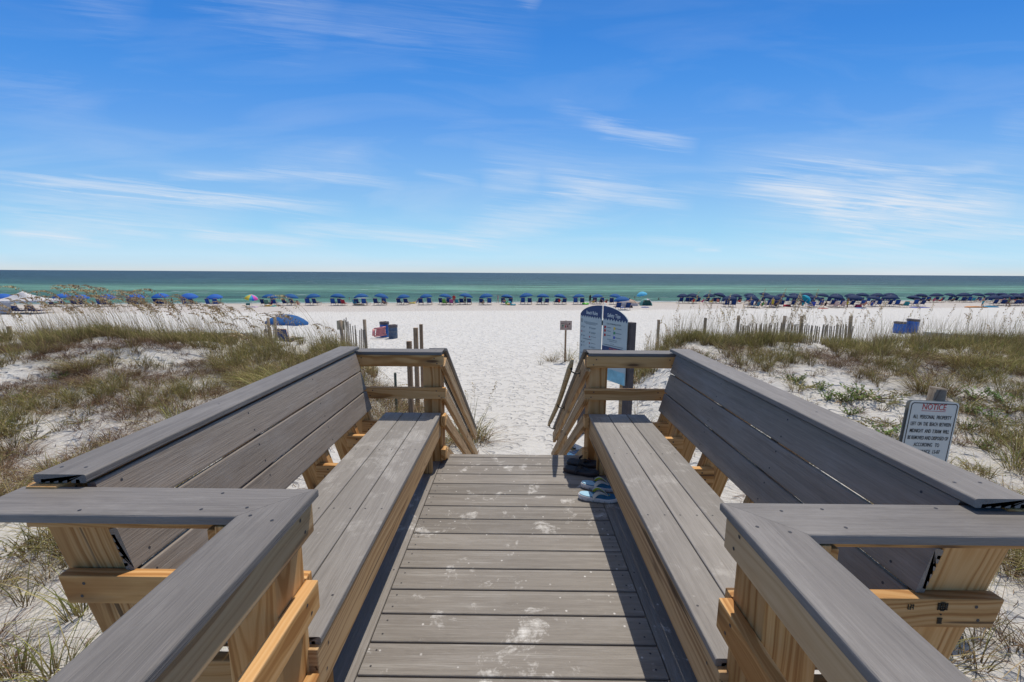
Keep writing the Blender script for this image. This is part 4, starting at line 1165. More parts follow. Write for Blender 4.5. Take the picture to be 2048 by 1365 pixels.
for (px, y, s) in [(600, 9.0, .95), (560, 9.8, .95), (500, 10.6, 1.0), (640, 10.0, .72), (530, 9.3, .9), (460, 11.3, .8), (575, 10.9, .75), (655, 9.2, .55), (620, 8.6, .7)]:
    p = on_y(px, 700, y); put_tuft('big', p.x, y, s, 'dense arching mound of olive grass behind the left bench', 'grass mounds behind the left bench')
for (x, y, s) in [(9.5, 9.5, .8), (11.8, 11.0, 1.0), (-11, 10.5, .7), (-14.5, 10.5, .8), (13.8, 10.3, .9)]:
    put_tuft('big', x, y, s)

# the belts of grass along the dune crests and the thin scatter behind: nobody could count it
def grass_belt():
    rs = np.random.RandomState(4)
    C, I, K = [], [], []
    off = 0
    def add(base, per, hmin, hmax, spread, lean, width, pal, wind, droop):
        nonlocal off
        b = np.repeat(base, per, 0)
        co, idx, col = blades(rs, b, len(b), hmin, hmax, spread, lean, width, pal, wind, droop)
        C.append(co); I.append(idx + off); K.append(col); off += len(co)
    for (x0, x1, n, wind) in ((-32, -4.2, 1000, (-.18, 0)), (3.0, 34, 1150, (.04, 0))):
        x = rs.uniform(x0, x1, n * 3); yc = 13.35 + .5 * np.sin(x * .45); y = yc + rs.randn(n * 3) * .85
        e = np.where(x < 0, np.interp(y, [p[0] for p in _LX], [p[1] for p in _LX]), np.interp(y, [p[0] for p in _RX], [p[1] for p in _RX]))
        keep = (np.abs(x) > e + .3) & (fbm(x, y, 1.4, 3) + .24 - .20 * np.abs(y - yc) + .12 * rs.rand(len(x)) > 0.0)
        keep &= ~((x > -9.0) & (x < -5.0) & (rs.rand(len(x)) < .6))
        x, y = x[keep][:n], y[keep][:n]
        base = np.stack([x, y, H(x, y)], -1)
        pt = fbm(x + 80, y, 1.6, 2) + .10 * rs.randn(len(x)); base = base[np.argsort(pt)]; h = len(base) // 2
        add(base[:h], 34, .18, .56, .10, .45, .0095, GREEN, wind, .5)
        add(base[h:], 30, .16, .50, .12, .55, .0095, OLIVE + GREEN[:2] + LIME[:1], wind, .6)
        add(base, 5, .50, 1.30, .12, .22, .0062, [(.52, .42, .20), (.42, .37, .13), (.34, .24, .11)], (wind[0] * 1.6, 0), .4)     # bare upright stems
    # separate clumps on the dune faces, dead and live patches
    n = 18000
    x = rs.uniform(-22, 22, n); y = rs.uniform(2.5, 12.6, n)
    keep = (fbm(x, y, 1.1, 4) + .22 * rs.rand(n) + (y - 8) * .03 + .07 * (x < 0) + .05 * (y < 7) + .10 * (x < 0) * (y < 8.5) > .085)
    keep &= np.abs(x) > 3.0 + .12 * y
    keep &= np.abs(x) < 1.5 * y + 3
    keep &= ~((x > 3) & (y < 10) & (rs.rand(n) < .5))
    keep &= ~((x > 4.5) & (x < 8.5) & (y > 7.2) & (y < 11.0) & (rs.rand(n) < .8))
    keep &= ~((x < -4.0) & (x > -5.6) & (y > 6.0) & (y < 9.5))
    x, y = x[keep], y[keep]; base = np.stack([x, y, H(x, y)], -1)
    pt = fbm(x * 1.0 + 50, y, .9, 2) + .14 * rs.randn(len(x))
    add(base[pt < -.12], 24, .06, .30, .07, 1.2, .0075, BROWN[:3], (0, 0), 1.0)
    add(base[(pt >= -.12) & (pt < .06)], 22, .10, .40, .06, .9, .0075, BROWN + OLIVE, (0, 0), .8)
    add(base[pt >= .06], 20, .16, .55, .05, .6, .0080, GREEN + OLIVE[:2], (0, 0), .6)
    # scrub behind the left end railing
    x = rs.uniform(-5.4, -1.9, 620); y = rs.uniform(7.6, 12.0, 620); k = (-x > 1.5 + (y - 7.6) * .22) & (fbm(x, y, .8, 3) > -.12); x, y = x[k], y[k]; base = np.stack([x, y, H(x, y)], -1); h = len(base) * 2 // 3
    add(base[:h], 26, .10, .42, .09, 1.0, .0075, BROWN, (0, 0), .9)
    add(base[h:], 22, .18, .60, .07, .7, .0080, OLIVE + GREEN[:3], (0, 0), .8)
    # thin scatter on the seaward slope
    x = rs.uniform(-30, 30, 800); y = rs.uniform(15, 21, 800); k = (np.abs(x) > 5.4 + (y - 15) * .3) & (fbm(x, y, 2.5, 2) > -.05); x, y = x[k], y[k]
    add(np.stack([x, y, H(x, y)], -1), 16, .2, .55, .15, .4, .010, GREEN, (0, 0), .5)
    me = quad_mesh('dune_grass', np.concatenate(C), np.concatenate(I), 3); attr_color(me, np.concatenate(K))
    o = link('dune_grass', me, M_VEG); tag(o, 'belt of olive green grass running along the dune crests', 'grass', kind='stuff')


grass_belt()


# twigs, runners and dead stems lying on the sand
def litter():
    rs = np.random.RandomState(8); n = 9000
    x = rs.uniform(-15, 15, n); y = rs.uniform(-.6, 11.5, n)
    k = (np.abs(x) > 1.9) & (fbm(x, y, 1.2, 3) + .35 * rs.rand(n) > .08); x, y = x[k], y[k]; n = len(x)
    L = rs.uniform(.04, .32, n) ** 1.0; a = rs.rand(n) * 6.28; w = .0028 * (.6 + rs.rand(n)); bend = rs.randn(n) * .9
    co = np.zeros((n, 8, 3))
    for j, t in enumerate((0, .33, .66, 1.0)):
        aa = a + bend * t; px = x + L * t * np.cos(aa); py = y + L * t * np.sin(aa)
        pz = H(px, py) + .004 + .035 * np.sin(np.pi * t) * (L / .3) + .01 * rs.rand(n)
        nx, ny = -np.sin(aa) * w, np.cos(aa) * w
        co[:, 2 * j] = np.stack([px - nx, py - ny, pz], -1); co[:, 2 * j + 1] = np.stack([px + nx, py + ny, pz + w], -1)
    q = np.array([0, 1, 3, 2, 2, 3, 5, 4, 4, 5, 7, 6]); idx = (np.arange(n)[:, None] * 8 + q[None]).ravel()
    pal = np.array([(.16, .11, .075), (.26, .19, .12), (.10, .065, .045), (.36, .28, .19)])
    col = np.repeat(pal[rs.randint(0, 4, n)], 8, 0); col = np.concatenate([col, np.ones((len(col), 1))], 1)
    me = quad_mesh('dune_litter', co.reshape(-1, 3), idx, 4); attr_color(me, col)
    o = link('dune_litter', me, M_OAT); tag(o, 'dry twigs and dead stems strewn over the dune sand', 'litter', kind='stuff')


litter()


# sea oats: arching stalk with a drooping seed head
def oat_meshes(seed, L, lean, head, seg=9):
    rs = np.random.RandomState(seed)
    pts = []
    for i in range(seg + 1):
        t = i / seg; pts.append(Vector((-lean * L * (.55 * t + .45 * t ** 2.4), .05 * L * math.sin(t * 2 + seed), L * (t - .10 * t ** 4 * (1 + lean)))))
    tip = pts[-1]; d = (pts[-1] - pts[-2]).normalized()
    # droop of the head beyond the stalk
    hp = [tip]
    dd = d.copy()
    for i in range(7):
        dd = (dd + Vector((-.09 - .12 * lean, 0, -.10 * (1 + 1.2 * lean)))).normalized(); hp.append(hp[-1] + dd * (head / 7))
    bm = bmesh.new(); add_tube(bm, pts + hp[1:4], [.0036 - .0018 * i / (seg + 3) for i in range(seg + 4)], 3, cap=False)
    st = bm_mesh(bm, 'stalk', True)
    attr_color(st, np.tile([.30, .22, .10, 1], (len(st.vertices), 1)))
    # two or three leaves low on the stalk
    co, idx, col = blades(rs, np.zeros((9, 3)), 9, .25 * L, .55 * L, .03, .5, .008, OLIVE, (-lean * .6, 0), .8)
    lf = quad_mesh('leaf_blades', co, idx, 3); attr_color(lf, col)
    bm = bmesh.new()
    K = 64 if lean > .15 else 36
    allp = pts[-3:-1] + hp
    for k in range(K):
        t = k / K; f = t * (len(allp) - 1); i = int(f); p = allp[i].lerp(allp[min(i + 1, len(allp) - 1)], f - i)
        ln = .046 * (1.1 - .5 * t) * rs.uniform(.7, 1.25); an = rs.rand() * 6.28
        side = Vector((math.cos(an) * .6 - .35, math.sin(an) * .6, -.55 - .2 * rs.rand())).normalized()
        st_ = p + side * rs.uniform(.006, .045) * (1.2 - t)
        q = st_ + side * ln; w = side.cross(Vector((rs.randn(), rs.randn(), rs.randn()))).normalized() * ln * .26
        m_ = (st_ + q) / 2
        vs = [bm.verts.new(v) for v in (st_, m_ + w, q, m_ - w)]; bm.faces.new(vs)
    hd = bpy.data.meshes.new('seed_head'); bm.to_mesh(hd); bm.free()
    c = np.array([(.46, .31, .15), (.56, .40, .21), (.33, .21, .10), (.66, .51, .31)])[rs.randint(0, 4, K)] * rs.uniform(.8, 1.1, (K, 1))
    attr_color(hd, np.concatenate([np.repeat(c, 4, 0), np.ones((K * 4, 1))], 1))
    return st, hd, lf


def oat_proto(seed, L, lean, head):
    st, hd, lf = oat_meshes(seed, L, lean, head)
    t = thing('sea_oats_grass', 'sea oats stalk', 'sea oats')
    a = link('stalk', st, M_OAT, t); link('seed_head', hd, M_OAT, t); link('leaf_blades', lf, M_VEG, t)
    t['kind'] = 'thing'; reindex(t); return t


OATS_L = [oat_proto(100 + i, L, ln, hd) for i, (L, ln, hd) in enumerate([(1.35, .32, .34), (1.5, .40, .38), (1.15, .28, .30), (1.6, .46, .40), (1.25, .52, .36), (1.05, .22, .26)])]
OATS_R = [oat_proto(120 + i, L, ln, hd) for i, (L, ln, hd) in enumerate([(1.15, -.06, .22), (1.45, -.16, .25), (1.0, .05, .18), (1.6, -.24, .26), (1.35, .02, .20), (.95, -.10, .16)])]
used_p = set()


def put_oat(protos, x, y, sc, label, group, rz=0):
    p = rg.choice(protos); M = Matrix.Translation((x, y, h1(x, y) - .02)) @ Matrix.Rotation(rz + rg.uniform(-.45, .45), 4, 'Z') @ Matrix.Scale(sc * rg.uniform(.82, 1.15), 4)
    if p.name not in used_p:
        used_p.add(p.name); p.matrix_world = M; p['label'] = label; p['group'] = group
    else: copy_tree(p, M, label, group)


GL, GRt = 'sea oats on the left dune crest', 'sea oats on the right dune crest'
n = 0
while n < 150:
    px = rg.uniform(-60, 500); y = 13.1 + rg.gauss(0, .8); x = (px - 1031) / 864 * y
    if -x < edge_x(y, False) + .4: continue
    if px > 380 and rg.random() < .35: continue
    if px < 115 and rg.random() < .5: continue
    put_oat(OATS_L, x, y, 1.12, 'tall sea oats stalk leaning left with drooping tan seed head on the left dune crest', GL); n += 1
for i in range(30):
    px = rg.uniform(480, 700); y = rg.uniform(10.5, 13.5); x = (px - 1031) / 864 * y
    put_oat(OATS_L, x, y, rg.uniform(.95, 1.2), 'tall sea oats stalk with tan seed head between the left bench and the blue umbrella', 'sea oats behind the left bench')
for (px, y, s) in [(772, 9.6, .95), (790, 9.4, .9), (806, 9.8, .95), (815, 9.5, 1.0), (830, 9.2, .8)]:
    put_oat(OATS_L, (px + 45 - 1031) / 864 * y, y, s, 'pale drooping sea oats in front of the trio of brown posts', 'sea oats by the brown posts')
n = 0
while n < 120:
    px = rg.uniform(1270, 2110); y = 13.6 + rg.gauss(0, .9); x = (px - 1031) / 864 * y
    if x < edge_x(y, True) + .2: continue
    if px > 1750 and rg.random() < .45: continue
    put_oat(OATS_R, x, y, .95, 'thin upright sea oats stalk with small tan seed head on the right dune crest', GRt); n += 1
for (x, y, s) in [(-1.0, 8.9, .85), (-1.15, 9.1, .75), (-.74, 8.9, .7), (-1.3, 8.5, .9), (-1.75, 7.9, .8), (-.9, 9.4, .8)]:
    put_oat(OATS_R, x, y, s, 'short thin sea oats by the foot of the left stair railing', 'short sea oats by the stairs')
for (x, y, s) in [(1.6, 8.8, .7), (2.2, 19.6, .9), (2.95, 20.2, .9), (1.3, 19.6, .8), (2.75, 9.4, 1.0), (2.95, 9.9, 1.0)]:
    put_oat(OATS_R, x, y, s, 'thin sea oats standing beside the beach signs', 'sea oats by the signs')
for (px, y) in [(1330, 8.2), (1290, 7.9), (1240, 6.6), (1725, 7.4), (1760, 7.2)]:
    put_oat(OATS_L, (px - 1031) / 864 * y, y, .55, 'bent-over dry sea oats on the sand behind the right bench', 'bent dry sea oats', rz=rg.uniform(0, 3))


# leafy green dune plants (beach elder and morning glory), stems with oval leaves
def leafy(seed, n_st, hgt, spread, nl, pal, leaf=.035):
    rs = np.random.RandomState(seed); bm = bmesh.new(); C, I, K = [], [], []; off = 0
    for s in range(n_st):
        a = rs.rand() * 6.28; L = hgt * rs.uniform(.5, 1.1); sp = spread * rs.uniform(.4, 1.1)
        pts = [Vector((math.cos(a) * sp * t ** .8 + .02 * math.sin(5 * t + s), math.sin(a) * sp * t ** .8 + .02 * math.cos(4 * t + s), L * (t ** 1.1) * (1 - .25 * t) - .01)) for t in (0, .25, .5, .75, 1)]
        add_tube(bm, pts, [.005, .0045, .004, .003, .002], 4, cap=False)
        for k in range(nl):
            t = .18 + .82 * (k / nl); f = t * 4; i = min(3, int(f)); p = pts[i].lerp(pts[i + 1], f - i)
            b = rs.rand() * 6.28; d = Vector((math.cos(b), math.sin(b), .35 + .5 * rs.rand())).normalized(); l = leaf * rs.uniform(.7, 1.3)
            w = d.cross(Vector((rs.randn() * .3, rs.randn() * .3, 1))).normalized() * l * .36
            q = [p, p + d * l * .4 + w, p + d * l * .75 + w * .8, p + d * l, p + d * l * .75 - w * .8, p + d * l * .4 - w]
            C += [tuple(v) for v in q]; I += [off, off + 1, off + 2, off, off + 2, off + 3, off, off + 3, off + 4, off, off + 4, off + 5]; off += 6
            c = np.array(pal[rs.randint(0, len(pal))]) * rs.uniform(.7, 1.3); K += [tuple(c) + (1,)] * 6
    st = bm_mesh(bm, 'stems', True); attr_color(st, np.tile([.20, .14, .08, 1], (len(st.vertices), 1)))
    lf = quad_mesh('leaves', C, I, 3); attr_color(lf, K)
    t = thing('leafy_plant', 'leafy plant', 'dune plant'); link('stems', st, M_OAT, t); link('leaves', lf, M_VEG, t); reindex(t)
    return t


LP = [leafy(200 + i, 16, .30, .28, 12, [(.10, .19, .035), (.15, .26, .05), (.08, .14, .03), (.22, .27, .08)]) for i in range(3)] + \
     [leafy(210 + i, 22, .14, .45, 10, [(.19, .22, .06), (.26, .25, .08), (.14, .18, .05), (.33, .26, .12)], .03) for i in range(3)]
used_l = set()


def put_leafy(ix, x, y, sc, label, group):
    p = LP[ix]; M = Matrix.Translation((x, y, h1(x, y) - .01)) @ Matrix.Rotation(rg.uniform(0, 6.28), 4, 'Z') @ Matrix.Scale(sc, 4)
    if ix not in used_l:
        used_l.add(ix); p.matrix_world = M; p['label'] = label; p['group'] = group
    else: copy_tree(p, M, label, group)


for i, (px, py, sc) in enumerate([(1590, 765, 1.0), (1610, 775, 1.1), (1640, 780, .9), (1570, 760, .8), (1720, 800, 1.3), (1745, 795, 1.4), (1690, 805, 1.0), (1775, 806, 1.1), (1655, 800, 1.0), (1800, 790, .8),
                                  (1950, 800, 1.1), (1975, 815, 1.2), (2005, 805, 1.1), (2030, 820, 1.0), (1940, 830, .9), (2020, 850, .9), (1990, 845, 1.0), (2045, 795, 1.0), (1700, 830, .8), (1780, 850, .9),
                                  (1965, 900, .7), (2025, 880, 1.0), (1930, 860, .8), (1735, 850, .9), (1770, 870, .9), (1950, 940, .7)]):
    # walk down the ray to the sand
    d = ray(px, py); t = 2.0
    while (CAM_Z + d.z * t) > h1(d.x * t, d.y * t) and t < 30: t += .05
    k = i % 3 if i % 2 == 0 else 3 + i % 3
    put_leafy(k, d.x * t, d.y * t, sc * (1.15 if k < 3 else 1.0), ('upright bright green leafy plant' if k < 3 else 'low spreading yellow-green plant') + (' beside the notice sign' if px > 1900 else ' on the sand behind the right bench'),
              ('upright' if k < 3 else 'low') + (' leafy plants right of the notice sign' if px > 1900 else ' leafy plants left of the notice sign'))
for i, (px, py, sc) in enumerate([(20, 1105, .7), (45, 800, .8), (160, 845, .8), (40, 850, .9), (120, 760, .8), (300, 815, .6), (15, 870, .9), (70, 880, .8), (10, 910, .7)]):
    d = ray(px, py); t = 2.0
    while (CAM_Z + d.z * t) > h1(d.x * t, d.y * t) and t < 30: t += .05
    k = 3 + i % 3 if i != 1 and i != 4 else i % 3
    put_leafy(k, d.x * t, d.y * t, sc, 'small green leafy plant among dry grass on the left dune', 'leafy plants on the left dune')

# ------------------------------------------------------------------ beach
def beach_at(px, u0):
    """ground point on the beach at shore distance u0 seen in the direction px"""
    a = AX(px); y = u0 / (1 - .15 * a); x = a * y
    for _ in range(4):
        u = float(ucoord(x, y)); y += (u0 - u); x = a * y
    return x, y, h1(x, y)


M_UMB = mat_fabric('umbrella_blue', (.018, .095, .265, 1)); M_UMBN = mat_fabric('umbrella_navy', (.014, .032, .090, 1)); M_UMBL = mat_fabric('umbrella_bright_blue', (.028, .120, .42, 1))
M_POLE = mat_simple('pale_pole', (.55, .52, .48, 1), .5, .1, 10); M_CHFAB = mat_fabric('chair_navy', (.014, .040, .15, 1)); M_CHB = mat_fabric('chair_blue', (.02, .075, .27, 1))
M_CHW = mat_simple('chair_wood', (.46, .29, .17, 1), .6, .15, 10); M_WHITE = mat_fabric('white_canvas', (.52, .51, .52, 1))


def umbrella_proto(mat, seg=16, ribs=8, tilt=(8, 0), rad=1.15, hgt=1.90, dome=.52):
    t = thing('beach_umbrella', 'umbrella', 'umbrella')
    RT_ = Matrix.Rotation(R(tilt[0]), 4, 'X') @ Matrix.Rotation(R(tilt[1]), 4, 'Y')
    bm = bmesh.new(); rings = []
    prof = [(0, dome), (.22, dome * .95), (.48, dome * .78), (.74, dome * .46), (1.0, 0), (1.0, -.10)]
    n = seg
    top = bm.verts.new((0, 0, dome))
    for (r, z) in prof[1:]:
        ring = []
        for k in range(n):
            a = 2 * math.pi * k / n; rr = r * rad * (1.0 if k % 2 == 0 else (1 - .035 * r)); zz = z + (0 if k % 2 == 0 else .02 * r) + (.012 * math.sin(3 * a) if z < 0 else 0)
            ring.append(bm.verts.new((rr * math.cos(a), rr * math.sin(a), zz)))
        rings.append(ring)
    for k in range(n): bm.faces.new((top, rings[0][k], rings[0][(k + 1) % n]))
    for a_, b_ in zip(rings[:-1], rings[1:]):
        for k in range(n): bm.faces.new((a_[k], b_[k], b_[(k + 1) % n], a_[(k + 1) % n])).smooth = True
    Mc = Matrix.Translation((0, 0, hgt - dome)) @ RT_
    link('canopy', bm_mesh(bm, 'canopy', True), mat, t, Mc)
    bm = bmesh.new(); v = RT_ @ Vector((0, 0, 1))
    add_tube(bm, [(0, 0, -.3), (0, 0, 1.0), tuple(Vector((0, 0, hgt - dome)) + v.xyz * (dome + .06))], .018, 6)
    link('pole', bm_mesh(bm, 'pole', True), M_POLE, t, Matrix())
    bm = bmesh.new()
    for k in range(ribs):
        a = 2 * math.pi * k / ribs
        add_tube(bm, [(0, 0, dome - .03), (rad * .5 * math.cos(a), rad * .5 * math.sin(a), dome * .74), (rad * .98 * math.cos(a), rad * .98 * math.sin(a), -.01)], .006, 3)
    link('ribs', bm_mesh(bm, 'ribs'), M_POLE, t, Mc)
    reindex(t); return t


def chair_proto(fab, recl=38, wood=None):
    """wooden-framed reclining beach chair facing +Y (the sea)"""
    wood = wood or M_CHW
    t = thing('beach_chair', 'chair', 'beach chair')
    w = .30; a = R(recl); h = .34
    P0 = Vector((0, -.30, h)); tp = P0 + Vector((0, -math.sin(a) * .78, math.cos(a) * .78))
    def sheet(name, A, B, ww, sag):
        bm = bmesh.new(); K = 6; prev = None
        nrm = Vector((0, (B - A).z, -(B - A).y)).normalized()
        rows = []
        for i in range(K + 1):
            t_ = i / K; c = A.lerp(B, t_) + nrm * sag * math.sin(math.pi * t_)
            rows.append([[bm.verts.new(c + Vector((s_ * ww, 0, 0)) + nrm * e) for s_ in (-1, 1)] for e in (0, .012)])
        for r0, r1 in zip(rows[:-1], rows[1:]):
            for e in (0, 1): bm.faces.new((r0[e][0], r0[e][1], r1[e][1], r1[e][0]))
            for s_ in (0, 1): bm.faces.new((r0[0][s_], r1[0][s_], r1[1][s_], r0[1][s_]))
        bm.faces.new((rows[0][0][0], rows[0][0][1], rows[0][1][1], rows[0][1][0])); bm.faces.new((rows[-1][0][0], rows[-1][0][1], rows[-1][1][1], rows[-1][1][0]))
        link(name, bm_mesh(bm, name), fab, t, Matrix())
    sheet('backrest', P0, tp, w, -.03); sheet('seat', Vector((0, .95, h + .03)), P0, w, .02)
    bm = bmesh.new()
    for s_ in (-1, 1):
        x = s_ * (w + .02)
        add_tube(bm, [(x, 1.0, h + .035), (x, -.32, h)], .018, 5); add_tube(bm, [(x, P0.y, h), (x, tp.y, tp.z + .03)], .018, 5)
        add_tube(bm, [(x, .85, h + .02), (x, .70, 0)], .016, 5); add_tube(bm, [(x, -.25, h), (x, -.62, 0)], .016, 5); add_tube(bm, [(x, -.15, h), (x, -.05, 0)], .016, 5)
        add_tube(bm, [(x * 1.08, -.50, h + .27), (x * 1.08, .10, h + .25)], .022, 5); add_tube(bm, [(x, .05, h), (x * 1.06, .05, h + .24)], .014, 5)
    for (y, z) in ((1.0, h + .035), (-.62, .03), (.72, .04)): add_tube(bm, [(-w - .02, y, z), (w + .02, y, z)], .016, 5)
    add_tube(bm, [(-w - .02, tp.y, tp.z + .02), (w + .02, tp.y, tp.z + .02)], .018, 5)
    link('frame', bm_mesh(bm, 'frame', True), wood, t, Matrix())
    reindex(t); return t


_used = set()


def place(p, x, y, z, rz, label, group, sc=1.0, tilt=0):
    M = Matrix.Translation((x, y, z)) @ Matrix.Rotation(rz, 4, 'Z') @ Matrix.Rotation(tilt, 4, 'X') @ Matrix.Scale(sc, 4)
    if p.name not in _used:
        _used.add(p.name); p.matrix_world = M; WORLD[p.name] = M; tag(p, label, None, group); return p
    return copy_tree(p, M, label, group)


U_B = [umbrella_proto(M_UMB, tilt=(-3, 2)), umbrella_proto(M_UMB, tilt=(-1, -7)), umbrella_proto(M_UMB, tilt=(-4, 8))]
U_L = [umbrella_proto(M_UMBL, tilt=(5, 6)), umbrella_proto(M_UMBL, tilt=(6, -3))]
U_N = [umbrella_proto(M_UMBN, tilt=(3, 9), hgt=1.9), umbrella_proto(M_UMBN, tilt=(4, 15), hgt=1.9), umbrella_proto(M_UMBN, tilt=(3, -3), hgt=1.9)]
C_N = [chair_proto(M_CHFAB, 26), chair_proto(M_CHB, 20), chair_proto(M_CHFAB, 34)]
rb = random.Random(21)
ORD = ['first', 'second', 'third', 'fourth', 'fifth', 'sixth', 'seventh', 'eighth', 'ninth', 'tenth', 'eleventh', 'twelfth', 'thirteenth', 'fourteenth', 'fifteenth', 'sixteenth', 'seventeenth', 'eighteenth', 'nineteenth', 'twentieth', 'twenty-first', 'twenty-second']


def pair(x, y, where, chairs=2, spread=.62, dy=-.1, protos=C_N):
    for k in range(chairs):
        s_ = (-1, 1)[k] if chairs == 2 else 0
        cx = x + s_ * spread * rb.uniform(.75, 1.2); cy = y + dy + rb.uniform(-.35, .35)
        place(rb.choice(protos), cx, cy, h1(cx, cy), rb.uniform(-.22, .22) - (.10 * x / max(y, 1)), '%s chair under %s' % ('left' if s_ < 0 else 'right', where), 'beach chairs under the seaside umbrellas', 1.12)


def row(pxs, u0, protos, where_fn, gname, chairs=2, szs=None):
    for i, px in enumerate(pxs):
        x, y, z = beach_at(px, u0 + rb.uniform(-.9, .9))
        wh = where_fn(i)
        place(rb.choice(protos), x, y, z, rb.uniform(-.5, .5), wh, gname, rb.uniform(.93, 1.06), rb.uniform(-.07, .07))
        pair(x, y - .2, wh, chairs)


row([-30, 8, 125, 163, 216, 273, 322, 380, 430], 75.0, U_L, lambda i: 'bright blue umbrella, %s to the left of the rainbow umbrella' % ORD[8 - i], 'blue umbrellas left of the rainbow umbrella')
row([540, 583, 627, 676, 723, 763, 807, 852, 891, 932, 972, 1014, 1052, 1086, 1120, 1157, 1194, 1231], 75.0, U_B, lambda i: 'blue umbrella, %s to the right of the rainbow umbrella' % ORD[i], 'blue umbrellas right of the rainbow umbrella')
row([1365, 1386, 1418, 1439, 1471, 1499, 1529, 1562, 1589, 1615, 1645, 1672, 1700, 1725, 1753, 1778], 76.5, U_N, lambda i: 'navy umbrella, %s from the left, seaward row left of the gap' % ORD[i], 'navy umbrellas, seaward row left of the gap')
row([1842, 1872, 1899, 1926, 1954, 1981, 2004, 2029, 2049, 2075], 76.5, U_N, lambda i: 'navy umbrella, %s from the left, seaward row right of the gap' % ORD[i], 'navy umbrellas, seaward row right of the gap')
row([1459, 1504, 1540, 1552, 1588, 1628, 1672, 1708, 1746, 1781], 63.5, U_N, lambda i: 'navy umbrella, %s from the left, landward row left of the gap' % ORD[i], 'navy umbrellas, landward row left of the gap')
row([1829, 1988, 2012, 2037, 2062], 63.5, U_N, lambda i: 'navy umbrella, %s from the left, landward row right of the gap' % ORD[i], 'navy umbrellas, landward row right of the gap')

# nearer umbrella with two chairs, in front of the seaside row
x, y, z = beach_at(1243, 58.5); place(U_B[1], x, y, z, .2, 'blue umbrella with two chairs standing nearer than the row, right of the arched sign', None); pair(x, y - .2, 'blue umbrella nearest the arched sign', 2)

# big near umbrella leaning over one chair
un = umbrella_proto(M_UMB, seg=16, tilt=(-2, 3), rad=1.20, hgt=1.85, dome=.48)
x, y, z = beach_at(571, 25.2); place(un, x, y, z, .1, 'large blue umbrella nearest the dunes, open over a single blue chair', None)
cn = chair_proto(M_CHFAB, 24, mat_simple('chair_wood_near', (.50, .27, .15, 1), .6, .12, 10))
place(cn, x + .42, y - .75, h1(x + .42, y - .75), -.12, 'blue beach chair with wooden arms under the large umbrella nearest the dunes', None, 1.05)

# rainbow umbrella
m, nt, b = new_mat('rainbow_cloth'); tc = N(nt, 'ShaderNodeTexCoord'); sp = N(nt, 'ShaderNodeSeparateXYZ'); nt.links.new(tc.outputs['Object'], sp.inputs[0])
an = mnode(nt, 'ADD', mnode(nt, 'DIVIDE', mnode(nt, 'ARCTAN2', sp.outputs[1], sp.outputs[0]), 2 * math.pi), .5)
cr = ramp(nt, an, [(0, (.05, .42, .52, 1)), (.07, (.25, .45, .10, 1)), (.14, (.62, .36, .03, 1)), (.21, (.62, .52, .05, 1)), (.28, (.04, .42, .50, 1)), (.34, (.03, .16, .55, 1)), (.40, (.50, .05, .45, 1)), (.46, (.62, .08, .28, 1)), (.56, (.05, .42, .52, 1)), (.7, (.62, .52, .05, 1)), (.85, (.50, .05, .45, 1))], 'CONSTANT')
nt.links.new(cr, b.inputs['Base Color']); b.inputs['Roughness'].default_value = .7
x, y, z = beach_at(503, 71); ur = umbrella_proto(m, tilt=(12, 14), rad=.95, hgt=1.9); place(ur, x, y, z, 0, 'rainbow-coloured beach umbrella on a tilted white pole', None)
place(chair_proto(mat_fabric('green_chair', (.10, .32, .30, 1)), 55), x - .6, y, h1(x, y), .6, 'low pale green folding chair beside the rainbow umbrella', None, .8)
x, y, z = beach_at(1283, 74); ul = umbrella_proto(mat_fabric('umbrella_sky', (.10, .42, .62, 1)), rad=.95, hgt=2.25, tilt=(6, -14)); place(ul, x, y, z, 0, 'light blue umbrella rising behind the small dome tent', None)
x, y, z = beach_at(1612, 60.5); ut = umbrella_proto(mat_fabric('umbrella_teal', (.02, .30, .42, 1)), rad=.85, hgt=1.9, tilt=(8, 52)); place(ut, x, y, z, 0, 'steeply tilted teal umbrella among the navy umbrellas', None)

# coloured chairs
for (px, u, col, lab) in [(890, 74.0, (.10, .30, .06, 1), 'green chair draped with a towel left of the lifeguard'), (903, 74.0, (.36, .08, .22, 1), 'pink-trimmed beach chair left of the man in red'), (915, 74.4, (.03, .26, .34, 1), 'teal beach chair just right of the man in red'),
                          (534, 73.6, (.10, .24, .22, 1), 'grey-green chair under the first umbrella right of the rainbow one'), (688, 73.8, (.35, .03, .05, 1), 'red-framed chair under the fourth umbrella right of the rainbow one'),
                          (711, 74.2, (.04, .25, .40, 1), 'light blue low chair left under the fifth umbrella from the rainbow one'), (732, 74.2, (.04, .22, .36, 1), 'light blue low chair right under the fifth umbrella from the rainbow one'),
                          (1624, 60.5, (.02, .06, .40, 1), 'royal blue chair beside the tilted teal umbrella'), (1512, 60.8, (.03, .16, .26, 1), 'reclined teal-blue lounge chair on open sand before the navy rows'), (1925, 75.8, (.02, .05, .30, 1), 'royal blue chair behind the gap, fourth navy umbrella'),
                          (1943, 75.8, (.04, .30, .42, 1), 'light blue chair in the seaward row right of the gap'), (1806, 60.6, (.02, .20, .22, 1), 'teal chair in the gap between the navy rows')]:
    x, y, z = beach_at(px, u); place(chair_proto(mat_fabric('chair_cloth', col), 30), x, y, z, rb.uniform(-.3, .3), lab, 'odd coloured beach chairs')
m, nt, b = new_mat('striped_cloth'); tc = N(nt, 'ShaderNodeTexCoord'); wv = N(nt, 'ShaderNodeTexWave', bands_direction='X'); wv.inputs['Scale'].default_value = 2.2; nt.links.new(tc.outputs['Object'], wv.inputs['Vector'])
nt.links.new(ramp(nt, wv.outputs[1], [(.4, (.30, .05, .07, 1)), (.5, (.62, .58, .55, 1))]), b.inputs['Base Color'])
cs = chair_proto(m, 26)
